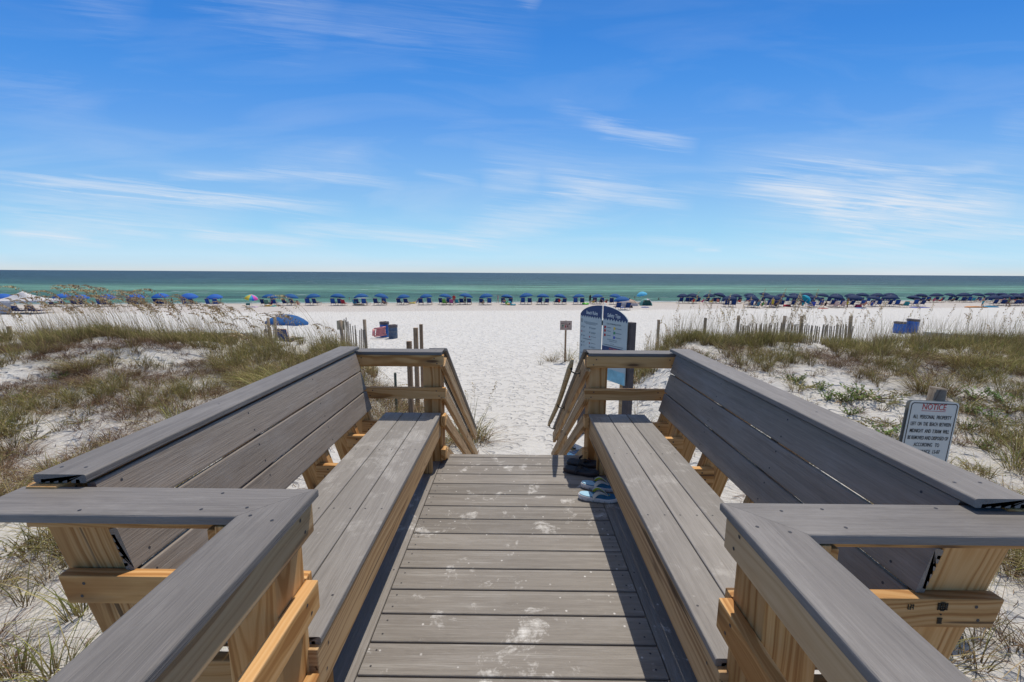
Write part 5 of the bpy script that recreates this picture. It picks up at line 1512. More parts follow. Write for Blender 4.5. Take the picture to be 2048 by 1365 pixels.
for px, w_ in ((1669, 'left'), (1684, 'right')):
    x, y, z = beach_at(px, 60.3); place(cs, x, y, z, 0, 'red and white striped beach chair, the %s one of two side by side' % w_, 'striped chairs')


# ------------------------------------------------------------------ people
SKINS = [mat_simple('skin_tan', (.42, .23, .15, 1), .55, .06, 4), mat_simple('skin_fair', (.58, .36, .27, 1), .55, .06, 4), mat_simple('skin_brown', (.22, .11, .065, 1), .55, .06, 4)]
HAIRS = [mat_simple('hair_dark', (.025, .016, .012, 1), .6, .2, 20), mat_simple('hair_brown', (.10, .05, .025, 1), .6, .2, 20), mat_simple('hair_fair', (.36, .25, .12, 1), .6, .2, 20)]


def body_mesh(pose, seed=0):
    """one skinned body; pose 'stand', 'walk', 'sit', 'lie'; faces +Y, about 1.72 m"""
    J = {}
    if pose in ('stand', 'walk'):
        st = .16 if pose == 'walk' else .02
        J = dict(pel=(0, 0, .93), sp=(0, .01, 1.12), ch=(0, 0, 1.32), nk=(0, .0, 1.47), hb=(0, .01, 1.56), ht=(0, .015, 1.66),
                 shl=(-.17, 0, 1.41), shr=(.17, 0, 1.41), ell=(-.24, -.04, 1.15), elr=(.25, .03, 1.14), wrl=(-.25, .04 + st, .90), wrr=(.24, .14 - st, .93),
                 hal=(-.25, .07 + st, .83), har=(.235, .18 - st, .87), hpl=(-.09, 0, .90), hpr=(.09, 0, .90), knl=(-.11, .04 - st * .4, .50), knr=(.12, .05 + st * .9, .50),
                 anl=(-.12, -.04 - st, .09), anr=(.13, 0 + st * .9, .08), tol=(-.14, .12 - st, .03), tor=(.15, .17 + st * .9, .03))
    elif pose == 'sit':
        J = dict(pel=(0, -.22, .42), sp=(0, -.33, .58), ch=(0, -.43, .76), nk=(0, -.48, .90), hb=(0, -.48, .99), ht=(0, -.48, 1.09),
                 shl=(-.17, -.46, .85), shr=(.17, -.46, .85), ell=(-.30, -.34, .64), elr=(.30, -.34, .64), wrl=(-.31, -.08, .63), wrr=(.29, -.08, .63),
                 hal=(-.31, 0, .63), har=(.29, 0, .63), hpl=(-.09, -.20, .42), hpr=(.09, -.20, .42), knl=(-.12, .22, .60), knr=(.13, .26, .50),
                 anl=(-.12, .55, .42), anr=(.13, .70, .42), tol=(-.13, .62, .50), tor=(.14, .76, .50))
    else:
        J = dict(pel=(0, 0, .12), sp=(0, -.2, .13), ch=(0, -.40, .15), nk=(0, -.55, .17), hb=(0, -.62, .2), ht=(0, -.74, .22),
                 shl=(-.17, -.46, .15), shr=(.17, -.46, .15), ell=(-.33, -.62, .08), elr=(.33, -.62, .08), wrl=(-.20, -.80, .06), wrr=(.20, -.80, .06),
                 hal=(-.13, -.85, .06), har=(.13, -.85, .06), hpl=(-.09, .04, .12), hpr=(.09, .04, .12), knl=(-.12, .46, .10), knr=(.12, .44, .20),
                 anl=(-.12, .86, .07), anr=(.13, .80, .08), tol=(-.12, .98, .05), tor=(.14, .92, .06))
    rad = dict(pel=.135, sp=.115, ch=.135, nk=.055, hb=.085, ht=.088, shl=.062, shr=.062, ell=.042, elr=.042, wrl=.028, wrr=.028, hal=.030, har=.030,
               hpl=.088, hpr=.088, knl=.058, knr=.058, anl=.038, anr=.038, tol=.034, tor=.034)
    E = [('pel', 'sp'), ('sp', 'ch'), ('ch', 'nk'), ('nk', 'hb'), ('hb', 'ht'), ('ch', 'shl'), ('ch', 'shr'), ('shl', 'ell'), ('shr', 'elr'), ('ell', 'wrl'), ('elr', 'wrr'), ('wrl', 'hal'), ('wrr', 'har'),
         ('pel', 'hpl'), ('pel', 'hpr'), ('hpl', 'knl'), ('hpr', 'knr'), ('knl', 'anl'), ('knr', 'anr'), ('anl', 'tol'), ('anr', 'tor')]
    names = list(J); V = [Vector(J[n_]) for n_ in names]; ra = [rad[n_] for n_ in names]; ed = [(names.index(a), names.index(b_)) for a, b_ in E]
    for s_, w_, h_ in (('l', 'wrl', 'hal'), ('r', 'wrr', 'har')):   # five fingers on each hand
        hi = names.index(h_); d = (V[hi] - V[names.index(w_)]).normalized(); sd = d.cross(Vector((1, 0, 0))).normalized()
        for k in range(5):
            ln = (.045, .075, .082, .076, .06)[k]; off = (-.034, -.02, -.007, .007, .02)[k]
            base = V[hi] + sd * off + d * (.018 if k else -.01); V += [base, base + d * ln * (1 if k else .8) + sd * (-.02 if k == 0 else 0)]; ra += [.009, .0075]
            ed += [(hi, len(V) - 2), (len(V) - 2, len(V) - 1)]
    me = bpy.data.meshes.new('body'); me.from_pydata([tuple(v) for v in V], ed, [])
    o = bpy.data.objects.new('b', me); COL.objects.link(o)
    md = o.modifiers.new('skin', 'SKIN'); md.use_smooth_shade = True
    for v, r_ in zip(me.skin_vertices[0].data, ra): v.radius = (r_, r_ * (.8 if r_ > .1 else 1))
    me.skin_vertices[0].data[0].use_root = True
    ss_ = o.modifiers.new('sub', 'SUBSURF'); ss_.levels = 1; ss_.render_levels = 1
    bpy.context.view_layer.update()
    out = bpy.data.meshes.new_from_object(o.evaluated_get(bpy.context.evaluated_depsgraph_get()))
    bpy.data.objects.remove(o); out.name = 'body'
    return out, {n_: Vector(J[n_]) for n_ in J}


def shell(me, keep, off, name):
    """clothing or hair: the body's faces for which keep(centre) holds, pushed out along the normals"""
    bm = bmesh.new(); bm.from_mesh(me)
    bmesh.ops.delete(bm, geom=[f for f in bm.faces if not keep(f.calc_center_median(), f.normal)], context='FACES')
    bm.normal_update()
    for v in bm.verts: v.co += v.normal * off
    out = bpy.data.meshes.new(name); bm.to_mesh(out); bm.free(); out.materials.clear()
    return out


BODY = {p: body_mesh(p) for p in ('stand', 'walk', 'sit', 'lie')}
_pm = {}


def person(px, u, pose, cloth, label, skin=0, hair=0, suit='trunks', rz=0.0, sc=1.0, dz=0.0, dx=0.0, dy=0.0):
    x, y, z = beach_at(px, u); x += dx; y += dy
    if z < SEA_Z: z = max(z, SEA_Z - .9)
    M = Matrix.Translation((x, y, h1(x, y) + dz if dz > -5 else z)) @ Matrix.Rotation(rz, 4, 'Z') @ Matrix.Scale(sc, 4)
    me, J = BODY[pose]
    bme = me.copy(); bme.materials.clear()
    o = link('person', bme, SKINS[skin], None, M); tag(o, label, 'person')
    hp, kn, ch, nk = J['pel'], J['knl'], J['ch'], J['nk']
    if pose in ('stand', 'walk'):
        tests = {'trunks': lambda c, n_: .56 < c.z < 1.0 and abs(c.x) < .21, 'dress': lambda c, n_: .62 < c.z < 1.36 and abs(c.x) < .20, 'bikini': lambda c, n_: (.84 < c.z < .98 or 1.24 < c.z < 1.34) and abs(c.x) < .19,
                 'shirt': lambda c, n_: .80 < c.z < 1.42 and abs(c.x) < .26}
    else:
        d = lambda c, a: (c - a).length
        tests = {'trunks': lambda c, n_: d(c, J['pel']) < .24 or min(d(c, (J['hpl'] + J['knl']) / 2), d(c, (J['hpr'] + J['knr']) / 2)) < .14, 'dress': lambda c, n_: d(c, J['pel']) < .22 or d(c, J['sp']) < .2 or d(c, J['ch']) < .17,
                 'bikini': lambda c, n_: d(c, J['pel']) < .17 or d(c, J['ch']) < .13, 'shirt': lambda c, n_: d(c, J['sp']) < .19 or d(c, J['ch']) < .21}
    key = (pose, suit)
    if key not in _pm: _pm[key] = shell(me, tests[suit], .012, {'trunks': 'shorts', 'dress': 'dress', 'bikini': 'swimsuit', 'shirt': 'shirt'}[suit])
    cm = _pm[key].copy(); link(cm.name.split('.')[0], cm, mat_fabric('swim_cloth', cloth), o, M)
    hk = (pose, 'hair')
    if hk not in _pm: _pm[hk] = shell(me, lambda c, n_: (c - (J['ht'] + J['hb']) / 2).length < .17 and (n_.z > .35 or n_.y < -.15 or c.z > J['ht'].z), .014, 'hair')
    link('hair', _pm[hk].copy(), HAIRS[hair], o, M)
    return o


RED, TEAL, BLK, PNK, PUR, YEL, BLU, GRN, WHT, COR = (.48, .015, .02, 1), (.02, .28, .34, 1), (.02, .02, .025, 1), (.5, .10, .2, 1), (.12, .03, .16, 1), (.55, .42, .05, 1), (.03, .08, .32, 1), (.06, .24, .06, 1), (.6, .6, .6, 1), (.55, .18, .14, 1)
person(908, 74.0, 'stand', RED, 'person standing in red swim trunks and red shirt between two umbrellas', 0, 0, 'shirt', 3.1, 1.06)
person(930, 75.2, 'stand', BLK, 'person standing in dark shorts beneath an umbrella right of the man in red', 0, 1, 'trunks', 2.6)
person(996, 82.0, 'walk', BLU, 'person in a blue suit wading at the waterline', 1, 1, 'bikini', 2.0, .9)
person(1180, 76.5, 'stand', BLK, 'person standing in black and white by the umbrellas left of the arched sign', 2, 0, 'dress', .4)
person(1967, 58.5, 'walk', TEAL, 'person shirtless in teal shorts walking on the sand at the right', 0, 0, 'trunks', .3, 1.05)
person(2018, 60.0, 'walk', GRN, 'person in a green suit standing by the landward navy umbrellas at the far right', 2, 0, 'bikini', 1.0)
person(1288, 71.0, 'sit', RED, 'person in a red top sitting inside the small dome tent', 1, 1, 'shirt', 2.4)
person(541, 74.0, 'sit', PUR, 'person in purple sitting under the first umbrella right of the rainbow one', 1, 0, 'dress', 1.0, 1, -.1)
person(596, 73.6, 'sit', COR, 'person with tan legs under the second umbrella right of the rainbow one', 0, 1, 'trunks', .2, 1, -.1)
person(683, 74.0, 'sit', RED, 'person in red sitting under the fourth umbrella right of the rainbow one', 0, 0, 'shirt', -.3, 1, 0)
person(717, 74.0, 'lie', YEL, 'person lying on the sand under the fifth umbrella right of the rainbow one', 0, 1, 'bikini', -1.3, 1, .05)
person(770, 74.2, 'sit', BLK, 'person sitting beneath the sixth umbrella right of the rainbow one', 0, 0, 'trunks', -.5, 1, -.1)
person(831, 81.5, 'sit', BLU, 'person in blue sitting at the water edge beside a yellow float', 1, 0, 'shirt', 1.4, .9, -.2)
person(888, 75.6, 'sit', PNK, 'person in pink sitting beneath the ninth umbrella right of the rainbow one', 1, 1, 'shirt', .2)
person(963, 74.0, 'sit', YEL, 'person sitting low at the left of the eleventh umbrella right of the rainbow one', 1, 2, 'bikini', 1.2, .9, -.1)
person(1008, 74.2, 'sit', BLU, 'person in blue reclining beside the rainbow swim ring', 0, 0, 'trunks', .2, 1, 0)
person(1083, 75.0, 'walk', GRN, 'person leaning in green beneath the fourteenth umbrella from the rainbow one', 1, 2, 'bikini', .5, .8)
person(1118, 74.3, 'sit', RED, 'person in a red top sitting under the fifteenth umbrella from the rainbow one', 0, 1, 'shirt', .1)
person(1150, 75.0, 'sit', YEL, 'person in yellow sitting beneath the umbrella beside the green ring', 1, 1, 'shirt', 0)
for i, (px, c, w_) in enumerate([(1186, YEL, 'in yellow'), (1203, BLK, 'in black'), (1212, RED, 'in dark red'), (1222, COR, 'in coral')]):
    person(px, 74.6, 'sit', c, 'person %s in the crowd just behind the arched sign' % w_, i % 3, i % 3, 'shirt' if i % 2 else 'trunks', rb.uniform(-.6, .6), 1, -.05)
person(1272, 74.0, 'lie', BLK, 'person lying on the sand left of the small dome tent', 1, 0, 'bikini', 1.3, 1, .05)
for i, (px, c, w_) in enumerate([(1386, RED, 'in red'), (1403, PNK, 'in pink'), (1422, YEL, 'in yellow'), (1436, COR, 'in coral'), (1452, BLK, 'in black'), (1478, RED, 'in scarlet'), (1497, PUR, 'in purple')]):
    person(px, 74.6, 'sit', c, 'person %s sitting under the left end of the navy seaward row' % w_, i % 3, (i + 1) % 3, ('shirt', 'dress', 'trunks')[i % 3], rb.uniform(-.5, .5), 1, -.03)
for i, (px, c, w_) in enumerate([(1523, GRN, 'in green'), (1546, YEL, 'in yellow'), (1550, BLK, 'in black'), (1604, TEAL, 'in teal'), (1650, BLK, 'in dark trunks'), (1696, YEL, 'in a yellow shirt'), (1726, COR, 'in coral'), (1743, BLU, 'in blue')]):
    person(px, 61.2, 'stand' if i in (1, 5) else 'sit', c, 'person %s beneath the landward navy row left of the gap' % w_, i % 3, (i + 1) % 3, ('shirt', 'dress', 'trunks')[i % 3], rb.uniform(-.5, .5), 1, -.03)
for i, (px, c, w_) in enumerate([(1806, COR, 'in coral'), (1814, TEAL, 'in teal'), (1855, BLK, 'in black'), (1866, PNK, 'in pink'), (1877, RED, 'in red'), (1903, BLK, 'in dark shorts'), (1958, BLU, 'in blue'), (2003, PUR, 'in purple'), (2030, RED, 'in scarlet')]):
    person(px, 60.6 if px < 1820 else 74.8, 'sit', c, 'person %s among the navy umbrellas right of the gap' % w_, i % 3, (i + 1) % 3, ('shirt', 'dress', 'trunks')[i % 3], rb.uniform(-.6, .6), 1, -.03)
for i, (px, u, w_) in enumerate([(699, 96, 'behind the fourth and fifth umbrellas'), (1269, 97, 'left of the light blue umbrella'), (1259, 92, 'left of the light blue umbrella, nearer the beach'), (1317, 92, 'right of the dome tent'), (344, 96, 'between two bright blue umbrellas'),
                                 (366, 100, 'left of a bright blue umbrella'), (442, 93, 'near the rainbow umbrella'), (1538, 100, 'behind the navy rows')]):
    x, y, z = beach_at(px, u)
    me, J = BODY['stand']; b2 = me.copy(); b2.materials.clear(); M = Matrix.Translation((x, y, SEA_Z - 1.22)) @ Matrix.Rotation(rb.uniform(0, 6), 4, 'Z')
    o = link('person', b2, SKINS[i % 3], None, M); tag(o, 'person in the sea, shoulder-deep, %s' % w_, 'person', 'swimmers'); link('hair', _pm[('stand', 'hair')].copy(), HAIRS[i % 2], o, M)

# ------------------------------------------------------------------ floats, towels, tents
def ring_float(px, u, R0, r0, mats, label, tilt=0, z0=None):
    x, y, z = beach_at(px, u); bm = bmesh.new(); n, k = 24, 10
    vs = [[bm.verts.new(((R0 + r0 * math.cos(b_)) * math.cos(a), (R0 + r0 * math.cos(b_)) * math.sin(a), r0 * math.sin(b_))) for b_ in [2 * math.pi * j / k for j in range(k)]] for a in [2 * math.pi * i / n for i in range(n)]]
    for i in range(n):
        for j in range(k):
            f = bm.faces.new((vs[i][j], vs[(i + 1) % n][j], vs[(i + 1) % n][(j + 1) % k], vs[i][(j + 1) % k])); f.smooth = True; f.material_index = (i * len(mats) // n)
    o = link('swim_ring', bm_mesh(bm, 'swim_ring', True), mats, None, Matrix.Translation((x, y, z + r0 + math.sin(tilt) * R0)) @ Matrix.Rotation(-tilt, 4, 'X')); tag(o, label, 'swim ring')


pl = lambda n_, c: mat_simple(n_, c, .3, .04, 4)
ring_float(1171, 73.5, .46, .16, [pl('lime_vinyl', (.12, .60, .03, 1))], 'bright green swim ring lying on the sand right of an umbrella')
ring_float(1017, 72.6, .42, .14, [pl('v1', (.55, .25, .05, 1)), pl('v2', (.50, .50, .08, 1)), pl('v3', (.08, .42, .12, 1)), pl('v4', (.05, .35, .45, 1))], 'rainbow-coloured swim ring leaning on the sand near the waterline', .6)
ring_float(1026, 72.2, .36, .13, [pl('v5', (.04, .26, .32, 1))], 'teal swim ring flat on the sand beside the rainbow ring')
ring_float(556, 73.4, .30, .10, [pl('v6', (.60, .20, .22, 1)), pl('v7', (.62, .58, .55, 1))], 'red and white swim ring by the first umbrella right of the rainbow one', .3)


def flat(name, px, u, w_, d_, h_, col, label, cat, rz=0, dz=0.0):
    x, y, z = beach_at(px, u); bm = bmesh.new()
    nx, ny = 8, 5
    T_ = [[bm.verts.new(((i / nx - .5) * w_, (j / ny - .5) * d_, h_ * (1 - .5 * (abs(i / nx - .5) * 2) ** 4) + .02 * math.sin(i * 2.1 + j))) for i in range(nx + 1)] for j in range(ny + 1)]
    B_ = [[bm.verts.new(((i / nx - .5) * w_ * 1.0, (j / ny - .5) * d_, -.02)) for i in range(nx + 1)] for j in range(ny + 1)]
    for j in range(ny):
        for i in range(nx): bm.faces.new((T_[j][i], T_[j][i + 1], T_[j + 1][i + 1], T_[j + 1][i])).smooth = True
    for i in range(nx):
        bm.faces.new((B_[0][i], B_[0][i + 1], T_[0][i + 1], T_[0][i])); bm.faces.new((T_[ny][i], T_[ny][i + 1], B_[ny][i + 1], B_[ny][i]))
    for j in range(ny):
        bm.faces.new((T_[j][0], T_[j + 1][0], B_[j + 1][0], B_[j][0])); bm.faces.new((B_[j][nx], B_[j + 1][nx], T_[j + 1][nx], T_[j][nx]))
    o = link(name, bm_mesh(bm, name), mat_fabric(name + '_cloth', col), None, Matrix.Translation((x, y, z + dz)) @ Matrix.Rotation(rz, 4, 'Z')); tag(o, label, cat); return o


flat('swim_float', 537, 72.5, 1.0, .7, .22, (.62, .34, .03, 1), 'orange inflatable float on the sand under the first umbrella right of the rainbow one', 'float')
flat('swim_float', 546, 72.3, .8, .6, .15, (.04, .42, .38, 1), 'teal inflatable float touching the orange float', 'float')
flat('swim_float', 824, 80.5, 1.2, .6, .22, (.6, .45, .05, 1), 'yellow float at the water edge beside a person in blue', 'float')
flat('beach_towel', 507, 70.3, 1.0, .6, .10, (.52, .38, .55, 1), 'pale lilac towel on the sand just right of the rainbow umbrella', 'towel')
flat('beach_towel', 1252, 63.5, 2.0, 1.0, .10, (.03, .11, .42, 1), 'long blue towel on the sand right of the arched sign', 'towel')
flat('beach_towel', 1291, 63.5, 1.1, .7, .10, (.03, .08, .36, 1), 'small blue towel on the sand in front of the dome tent', 'towel')
flat('beach_bag', 1262, 63.0, .5, .45, .38, (.06, .05, .05, 1), 'dark rounded beach bag beside the long blue towel', 'bag')
flat('beach_towel', 1842, 59.6, 2.6, 1.0, .10, (.06, .10, .42, 1), 'blue towel spread on open sand right of the gap in the navy rows', 'towel')
flat('beach_towel', 1648, 58.8, 1.3, .6, .07, (.50, .05, .04, 1), 'red towel on the sand left of the striped chairs', 'towel')
flat('beach_towel', 1724, 59.2, 1.5, .6, .07, (.05, .22, .50, 1), 'light blue towel on the sand right of the striped chairs', 'towel')
flat('kayak', 1954, 58.6, 3.0, .8, .20, (.55, .22, .05, 1), 'orange and yellow kayak on the sand by the person in teal shorts', 'kayak')
flat('kayak', 1981, 59.0, 2.4, .7, .22, (.06, .32, .48, 1), 'light blue kayak right of the orange kayak', 'kayak')
flat('swim_float', 1718, 62.0, .8, .5, .42, (.60, .06, .14, 1), 'pink float propped beneath the navy landward row', 'float')
flat('swim_float', 1575, 64.5, 1.0, .5, .35, (.50, .05, .07, 1), 'red float beside a navy umbrella in the landward row', 'float')

# white canopy tent at the left
x, y, z = beach_at(48, 57.5)
ct = thing('canopy_tent', 'white square pop-up canopy tent behind the sea oats at the far left', 'tent', (x, y, z), .22)
MT = WORLD[ct.name]
Wc = 2.75
bm = bmesh.new(); cs_ = [(-Wc, -Wc * .6, 1.62), (Wc, -Wc * .6, 1.62), (Wc, Wc * .6, 1.62), (-Wc, Wc * .6, 1.62)]
K = 8; apex = Vector((0, 0, 2.62)); pr = []
for i in range(4):
    a, b_ = Vector(cs_[i]), Vector(cs_[(i + 1) % 4])
    rows_ = [[bm.verts.new(apex.lerp(a.lerp(b_, q / 4), t ** 1.0) - Vector((0, 0, .30 * math.sin(math.pi * t) + (.06 * math.sin(math.pi * q / 4) * t)))) for q in range(5)] for t in [j / K for j in range(K + 1)]]
    for r0, r1 in zip(rows_[:-1], rows_[1:]):
        for q in range(4): bm.faces.new((r0[q], r0[q + 1], r1[q + 1], r1[q])).smooth = True
    fl = [bm.verts.new(v.co - Vector((0, 0, .22))) for v in rows_[-1]]
    for q in range(4): bm.faces.new((rows_[-1][q], rows_[-1][q + 1], fl[q + 1], fl[q]))
bmesh.ops.remove_doubles(bm, verts=bm.verts, dist=.002)
link('canopy', bm_mesh(bm, 'canopy'), M_WHITE, ct, MT)
for c in cs_:
    bm = bmesh.new(); add_tube(bm, [(c[0] * .98, c[1] * .98, -.3), (c[0] * .98, c[1] * .98, 1.6)], .03, 6); link('leg', bm_mesh(bm, 'leg', True), M_WHITE, ct, MT)
bm = bmesh.new(); add_box(bm, (-Wc * .97, 0, .85), (.02, Wc * 1.15, 1.5)); add_box(bm, (-Wc * .50, -Wc * .585, .80), (Wc * .9, .02, 1.25)); link('side_wall', bm_mesh(bm, 'side_wall'), mat_fabric('grey_canvas', (.40, .38, .40, 1)), ct, MT)
for k in range(4):
    cx, cy = x - .2 + k * .95, y - .6 - (k % 2) * .5
    place(C_N[2], cx, cy, h1(cx, cy), .1, 'blue beach chair beneath the white canopy tent, %s from the left' % ORD[k], 'chairs under the white tent')

# low grey shade and small dome tent
def dome_tent(px, u, w_, d_, h_, mats, label, open_=True):
    x, y, z = beach_at(px, u); t = thing('dome_tent', label, 'tent', (x, y, z)); M = WORLD[t.name]
    bm = bmesh.new(); n, k = 16, 7
    V = [[bm.verts.new((w_ / 2 * math.cos(2 * math.pi * i / n) * math.cos(math.pi / 2 * j / k), d_ / 2 * math.sin(2 * math.pi * i / n) * math.cos(math.pi / 2 * j / k), h_ * math.sin(math.pi / 2 * j / k) - .02)) for i in range(n)] for j in range(k)]
    tp = bm.verts.new((0, 0, h_ - .02))
    for j in range(k - 1):
        for i in range(n):
            if open_ and j < 4 and i in (10, 11, 12, 13): continue
            f = bm.faces.new((V[j][i], V[j][(i + 1) % n], V[j + 1][(i + 1) % n], V[j + 1][i])); f.smooth = True; f.material_index = 0 if (j < 2 or i % 8 < 4) else min(1, len(mats) - 1)
    for i in range(n): bm.faces.new((V[-1][i], V[-1][(i + 1) % n], tp)).smooth = True
    link('shell', bm_mesh(bm, 'shell', True), mats, t, M)
    bm = bmesh.new()
    for j in (0, 1):
        pts = [((w_ / 2 + .01) * math.cos(a) * (1 if j == 0 else .7), (d_ / 2 + .01) * math.cos(a) * (.7 if j == 0 else -1) * .7, (h_ + .01) * math.sin(a)) for a in [math.pi * q / 12 for q in range(13)]]
        add_tube(bm, pts, .012, 4)
    link('poles', bm_mesh(bm, 'poles'), M_BLACK, t, M)


dome_tent(1292, 69.5, 2.2, 1.8, 1.25, [mat_fabric('tent_green', (.16, .36, .32, 1)), mat_fabric('tent_white', (.52, .52, .54, 1))], 'small green and white dome tent near the waterline, open at the front')
dome_tent(1256, 69.0, 3.6, 2.4, 1.15, [mat_fabric('tent_grey', (.38, .35, .36, 1)), mat_fabric('tent_sand', (.46, .34, .26, 1))], 'low grey and tan shade tent behind the nearer blue umbrella', False)


# ------------------------------------------------------------------ bins, boxes, raft
def barrel(x, y, M_, label, name='trash_barrel', hgt=.92, r=.30, group=None, bag=True, mat_band=None, tilt=0):
    z = h1(x, y); t = thing(name, label, 'trash barrel', (x, y, z), 0, group); M = Matrix.Translation((x, y, z - .03)) @ Matrix.Rotation(tilt, 4, 'Y')
    bm = bmesh.new(); n = 24; prof = [(.93, 0), (.97, .03), (1, .10), (1, .30), (1.03, .315), (1.03, .335), (1, .35), (1, .60), (1.03, .615), (1.03, .635), (1, .65), (1, .97), (1.02, 1.0), (.96, 1.0), (.95, .6)]
    rr = [[bm.verts.new((r * p * math.cos(2 * math.pi * i / n), r * p * math.sin(2 * math.pi * i / n), q * hgt)) for i in range(n)] for p, q in prof]
    for a, b_ in zip(rr[:-1], rr[1:]):
        for i in range(n): bm.faces.new((a[i], a[(i + 1) % n], b_[(i + 1) % n], b_[i])).smooth = True
    bm.faces.new(rr[0][::-1]); link('drum', bm_mesh(bm, 'drum', True), M_, t, M)
    bm = bmesh.new(); prof = [(1.045, .86), (1.06, .93), (1.05, 1.02), (.98, 1.03), (.9, 1.0), (.7, .8)]
    rs = random.Random(int(x * 10)); rr = [[bm.verts.new((r * p * (1 + .03 * rs.random()) * math.cos(2 * math.pi * i / n), r * p * (1 + .03 * rs.random()) * math.sin(2 * math.pi * i / n), (q + .03 * rs.random()) * hgt)) for i in range(n)] for p, q in prof]
    for a, b_ in zip(rr[:-1], rr[1:]):
        for i in range(n): bm.faces.new((a[i], a[(i + 1) % n], b_[(i + 1) % n], b_[i])).smooth = True
    bm.faces.new(rr[-1]); link('bag_liner', bm_mesh(bm, 'bag_liner', True), mat_simple('bin_liner', (.10, .08, .08, 1), .45, .3, 8), t, M)
    return t


mb = mat_simple('barrel_blue', (.03, .13, .42, 1), .45, .22, 6); mg = mat_simple('barrel_grey', (.08, .11, .16, 1), .5, .25, 6)
px_at = lambda px, y: AX(px, 650) * y
barrel(px_at(768.5, 29.5), 29.5, mb, 'blue trash barrel behind the pink raft', group='trash barrels by the pink raft', hgt=1.05, r=.31)
barrel(px_at(785.5, 28.8), 28.8, mg, 'dark grey trash barrel to the right of the blue one by the pink raft', group='trash barrels by the pink raft')
barrel(px_at(1799.5, 34), 34, mb, 'blue trash barrel on the right beach, the left and lower of two', hgt=.90, r=.37, group='blue barrels on the right beach')
barrel(px_at(1824, 34), 34, mb, 'blue trash barrel on the right beach, the right and taller of two', hgt=1.12, r=.38, group='blue barrels on the right beach', tilt=.06)
# pink inflatable raft leaning on the barrel
x, y = px_at(760, 28.4), 28.4; z = h1(x, y)
bm = bmesh.new()
for k in range(5): add_tube(bm, [(-.26 + .02 * k, 0, .30 + k * .11), (.42, 0, .30 + k * .11)], [.062, .062], 8)
add_tube(bm, [(-.42, 0, .30), (-.36, 0, .74)], [.10, .10], 8); add_tube(bm, [(-.38, 0, .26), (.48, 0, .26)], .05, 8); add_tube(bm, [(-.36, 0, .78), (.46, 0, .80)], .05, 8)
o = link('pool_raft', bm_mesh(bm, 'pool_raft', True), mat_simple('pink_vinyl', (.62, .22, .21, 1), .3, .08, 5), None, Matrix.Translation((x - .05, y, z - .02)) @ Matrix.Rotation(R(-8), 4, 'Y') @ Matrix.Rotation(R(-18), 4, 'X')); tag(o, 'pink inflatable raft leaning against the blue trash barrel', 'raft')

# long low pale boxes on the sand (rental lockers)
def locker(px0, px1, y0, y1, hgt, label, dep=1.1):
    a = Vector((px_at(px0, y0), y0, 0)); b_ = Vector((px_at(px1, y1), y1, 0)); c = (a + b_) / 2; z = h1(c.x, c.y); L = (b_ - a).length; an = math.atan2(b_.y - a.y, b_.x - a.x)
    t = thing('storage_locker', label, 'locker', (c.x, c.y, z), an); M = WORLD[t.name]
    bm = bmesh.new(); add_box(bm, (0, 0, hgt / 2 - .1), (L, dep, hgt + .2), bev=.01); link('body', bm_mesh(bm, 'body'), mat_simple('locker_side', (.48, .48, .43, 1), .8, .1, 2), t, M)
    bm = bmesh.new()
    for k in range(4): add_box(bm, (-L / 2 + L * (k + .5) / 4, -.02, hgt + .03), (L / 4 - .03, dep + .1, .04), rot=None, bev=.008)
    link('lid', bm_mesh(bm, 'lid'), mat_simple('locker_lid', (.60, .61, .57, 1), .7, .08, 3), t, M)
    bm = bmesh.new()
    for k in range(4): add_box(bm, (-L / 2 + L * (k + .5) / 4, -dep / 2 - .015, hgt * .6), (.12, .03, .05))
    link('latch', bm_mesh(bm, 'latch'), M_BLACK, t, M)


locker(378, 505, 26.5, 27.0, .55, 'long low pale storage locker on the sand at the left')
locker(1850, 2090, 32, 28, .36, 'long low pale storage locker on the sand at the right', 2.4)

# small grey box sign lying by the right fence and a towel with sandals beside the stairs
bm = bmesh.new(); x, y = px_at(1391, 30), 30; add_box(bm, (0, 0, .3), (.35, .35, .6), bev=.01); add_box(bm, (-.45, 0, .12), (.6, .08, .05))
o = link('utility_box', bm_mesh(bm, 'utility_box'), mat_simple('box_grey', (.16, .14, .13, 1), .7, .2, 5), None, Matrix.Translation((x, y, h1(x, y) - .02)) @ Matrix.Rotation(R(20), 4, 'Y')); tag(o, 'small tilted grey box on the sand left of the right-hand fence', 'box')
x, y = 1.22, 7.2; bm = bmesh.new(); n = 10
V = [[bm.verts.new(((i / n - .5) * .95, (j / n - .5) * 1.5, h1(x + (i / n - .5) * .95, y + (j / n - .5) * 1.5) + .03 + .03 * math.sin(i * 1.3 + j * .7))) for i in range(n + 1)] for j in range(n + 1)]
for j in range(n):
    for i in range(n): bm.faces.new((V[j][i], V[j][i + 1], V[j + 1][i + 1], V[j + 1][i])).smooth = True
g_ = bmesh.ops.solidify(bm, geom=bm.faces[:], thickness=.015)
o = link('beach_towel', bm_mesh(bm, 'beach_towel'), mat_fabric('towel_blue', (.10, .26, .48, 1)), None, Matrix.Translation((x, y, 0))); tag(o, 'blue towel on the sand beside the right stair railing, dark sandals behind it', 'towel')
for k, (dx, a) in enumerate(((-.10, 70), (.06, 95))):
    xx, yy = 1.12 + dx, 8.15; flip_flop('sandal', 'dark sandal on the sand behind the blue towel, the %s of two' % ('left' if k == 0 else 'right'), Matrix.Translation((xx, yy, h1(xx, yy) + .01)) @ Matrix.Rotation(R(a), 4, 'Z') @ Matrix.Rotation(R(18), 4, 'Y'), (fk, fk3, fk, fk, fk3), 'dark sandals on the sand')


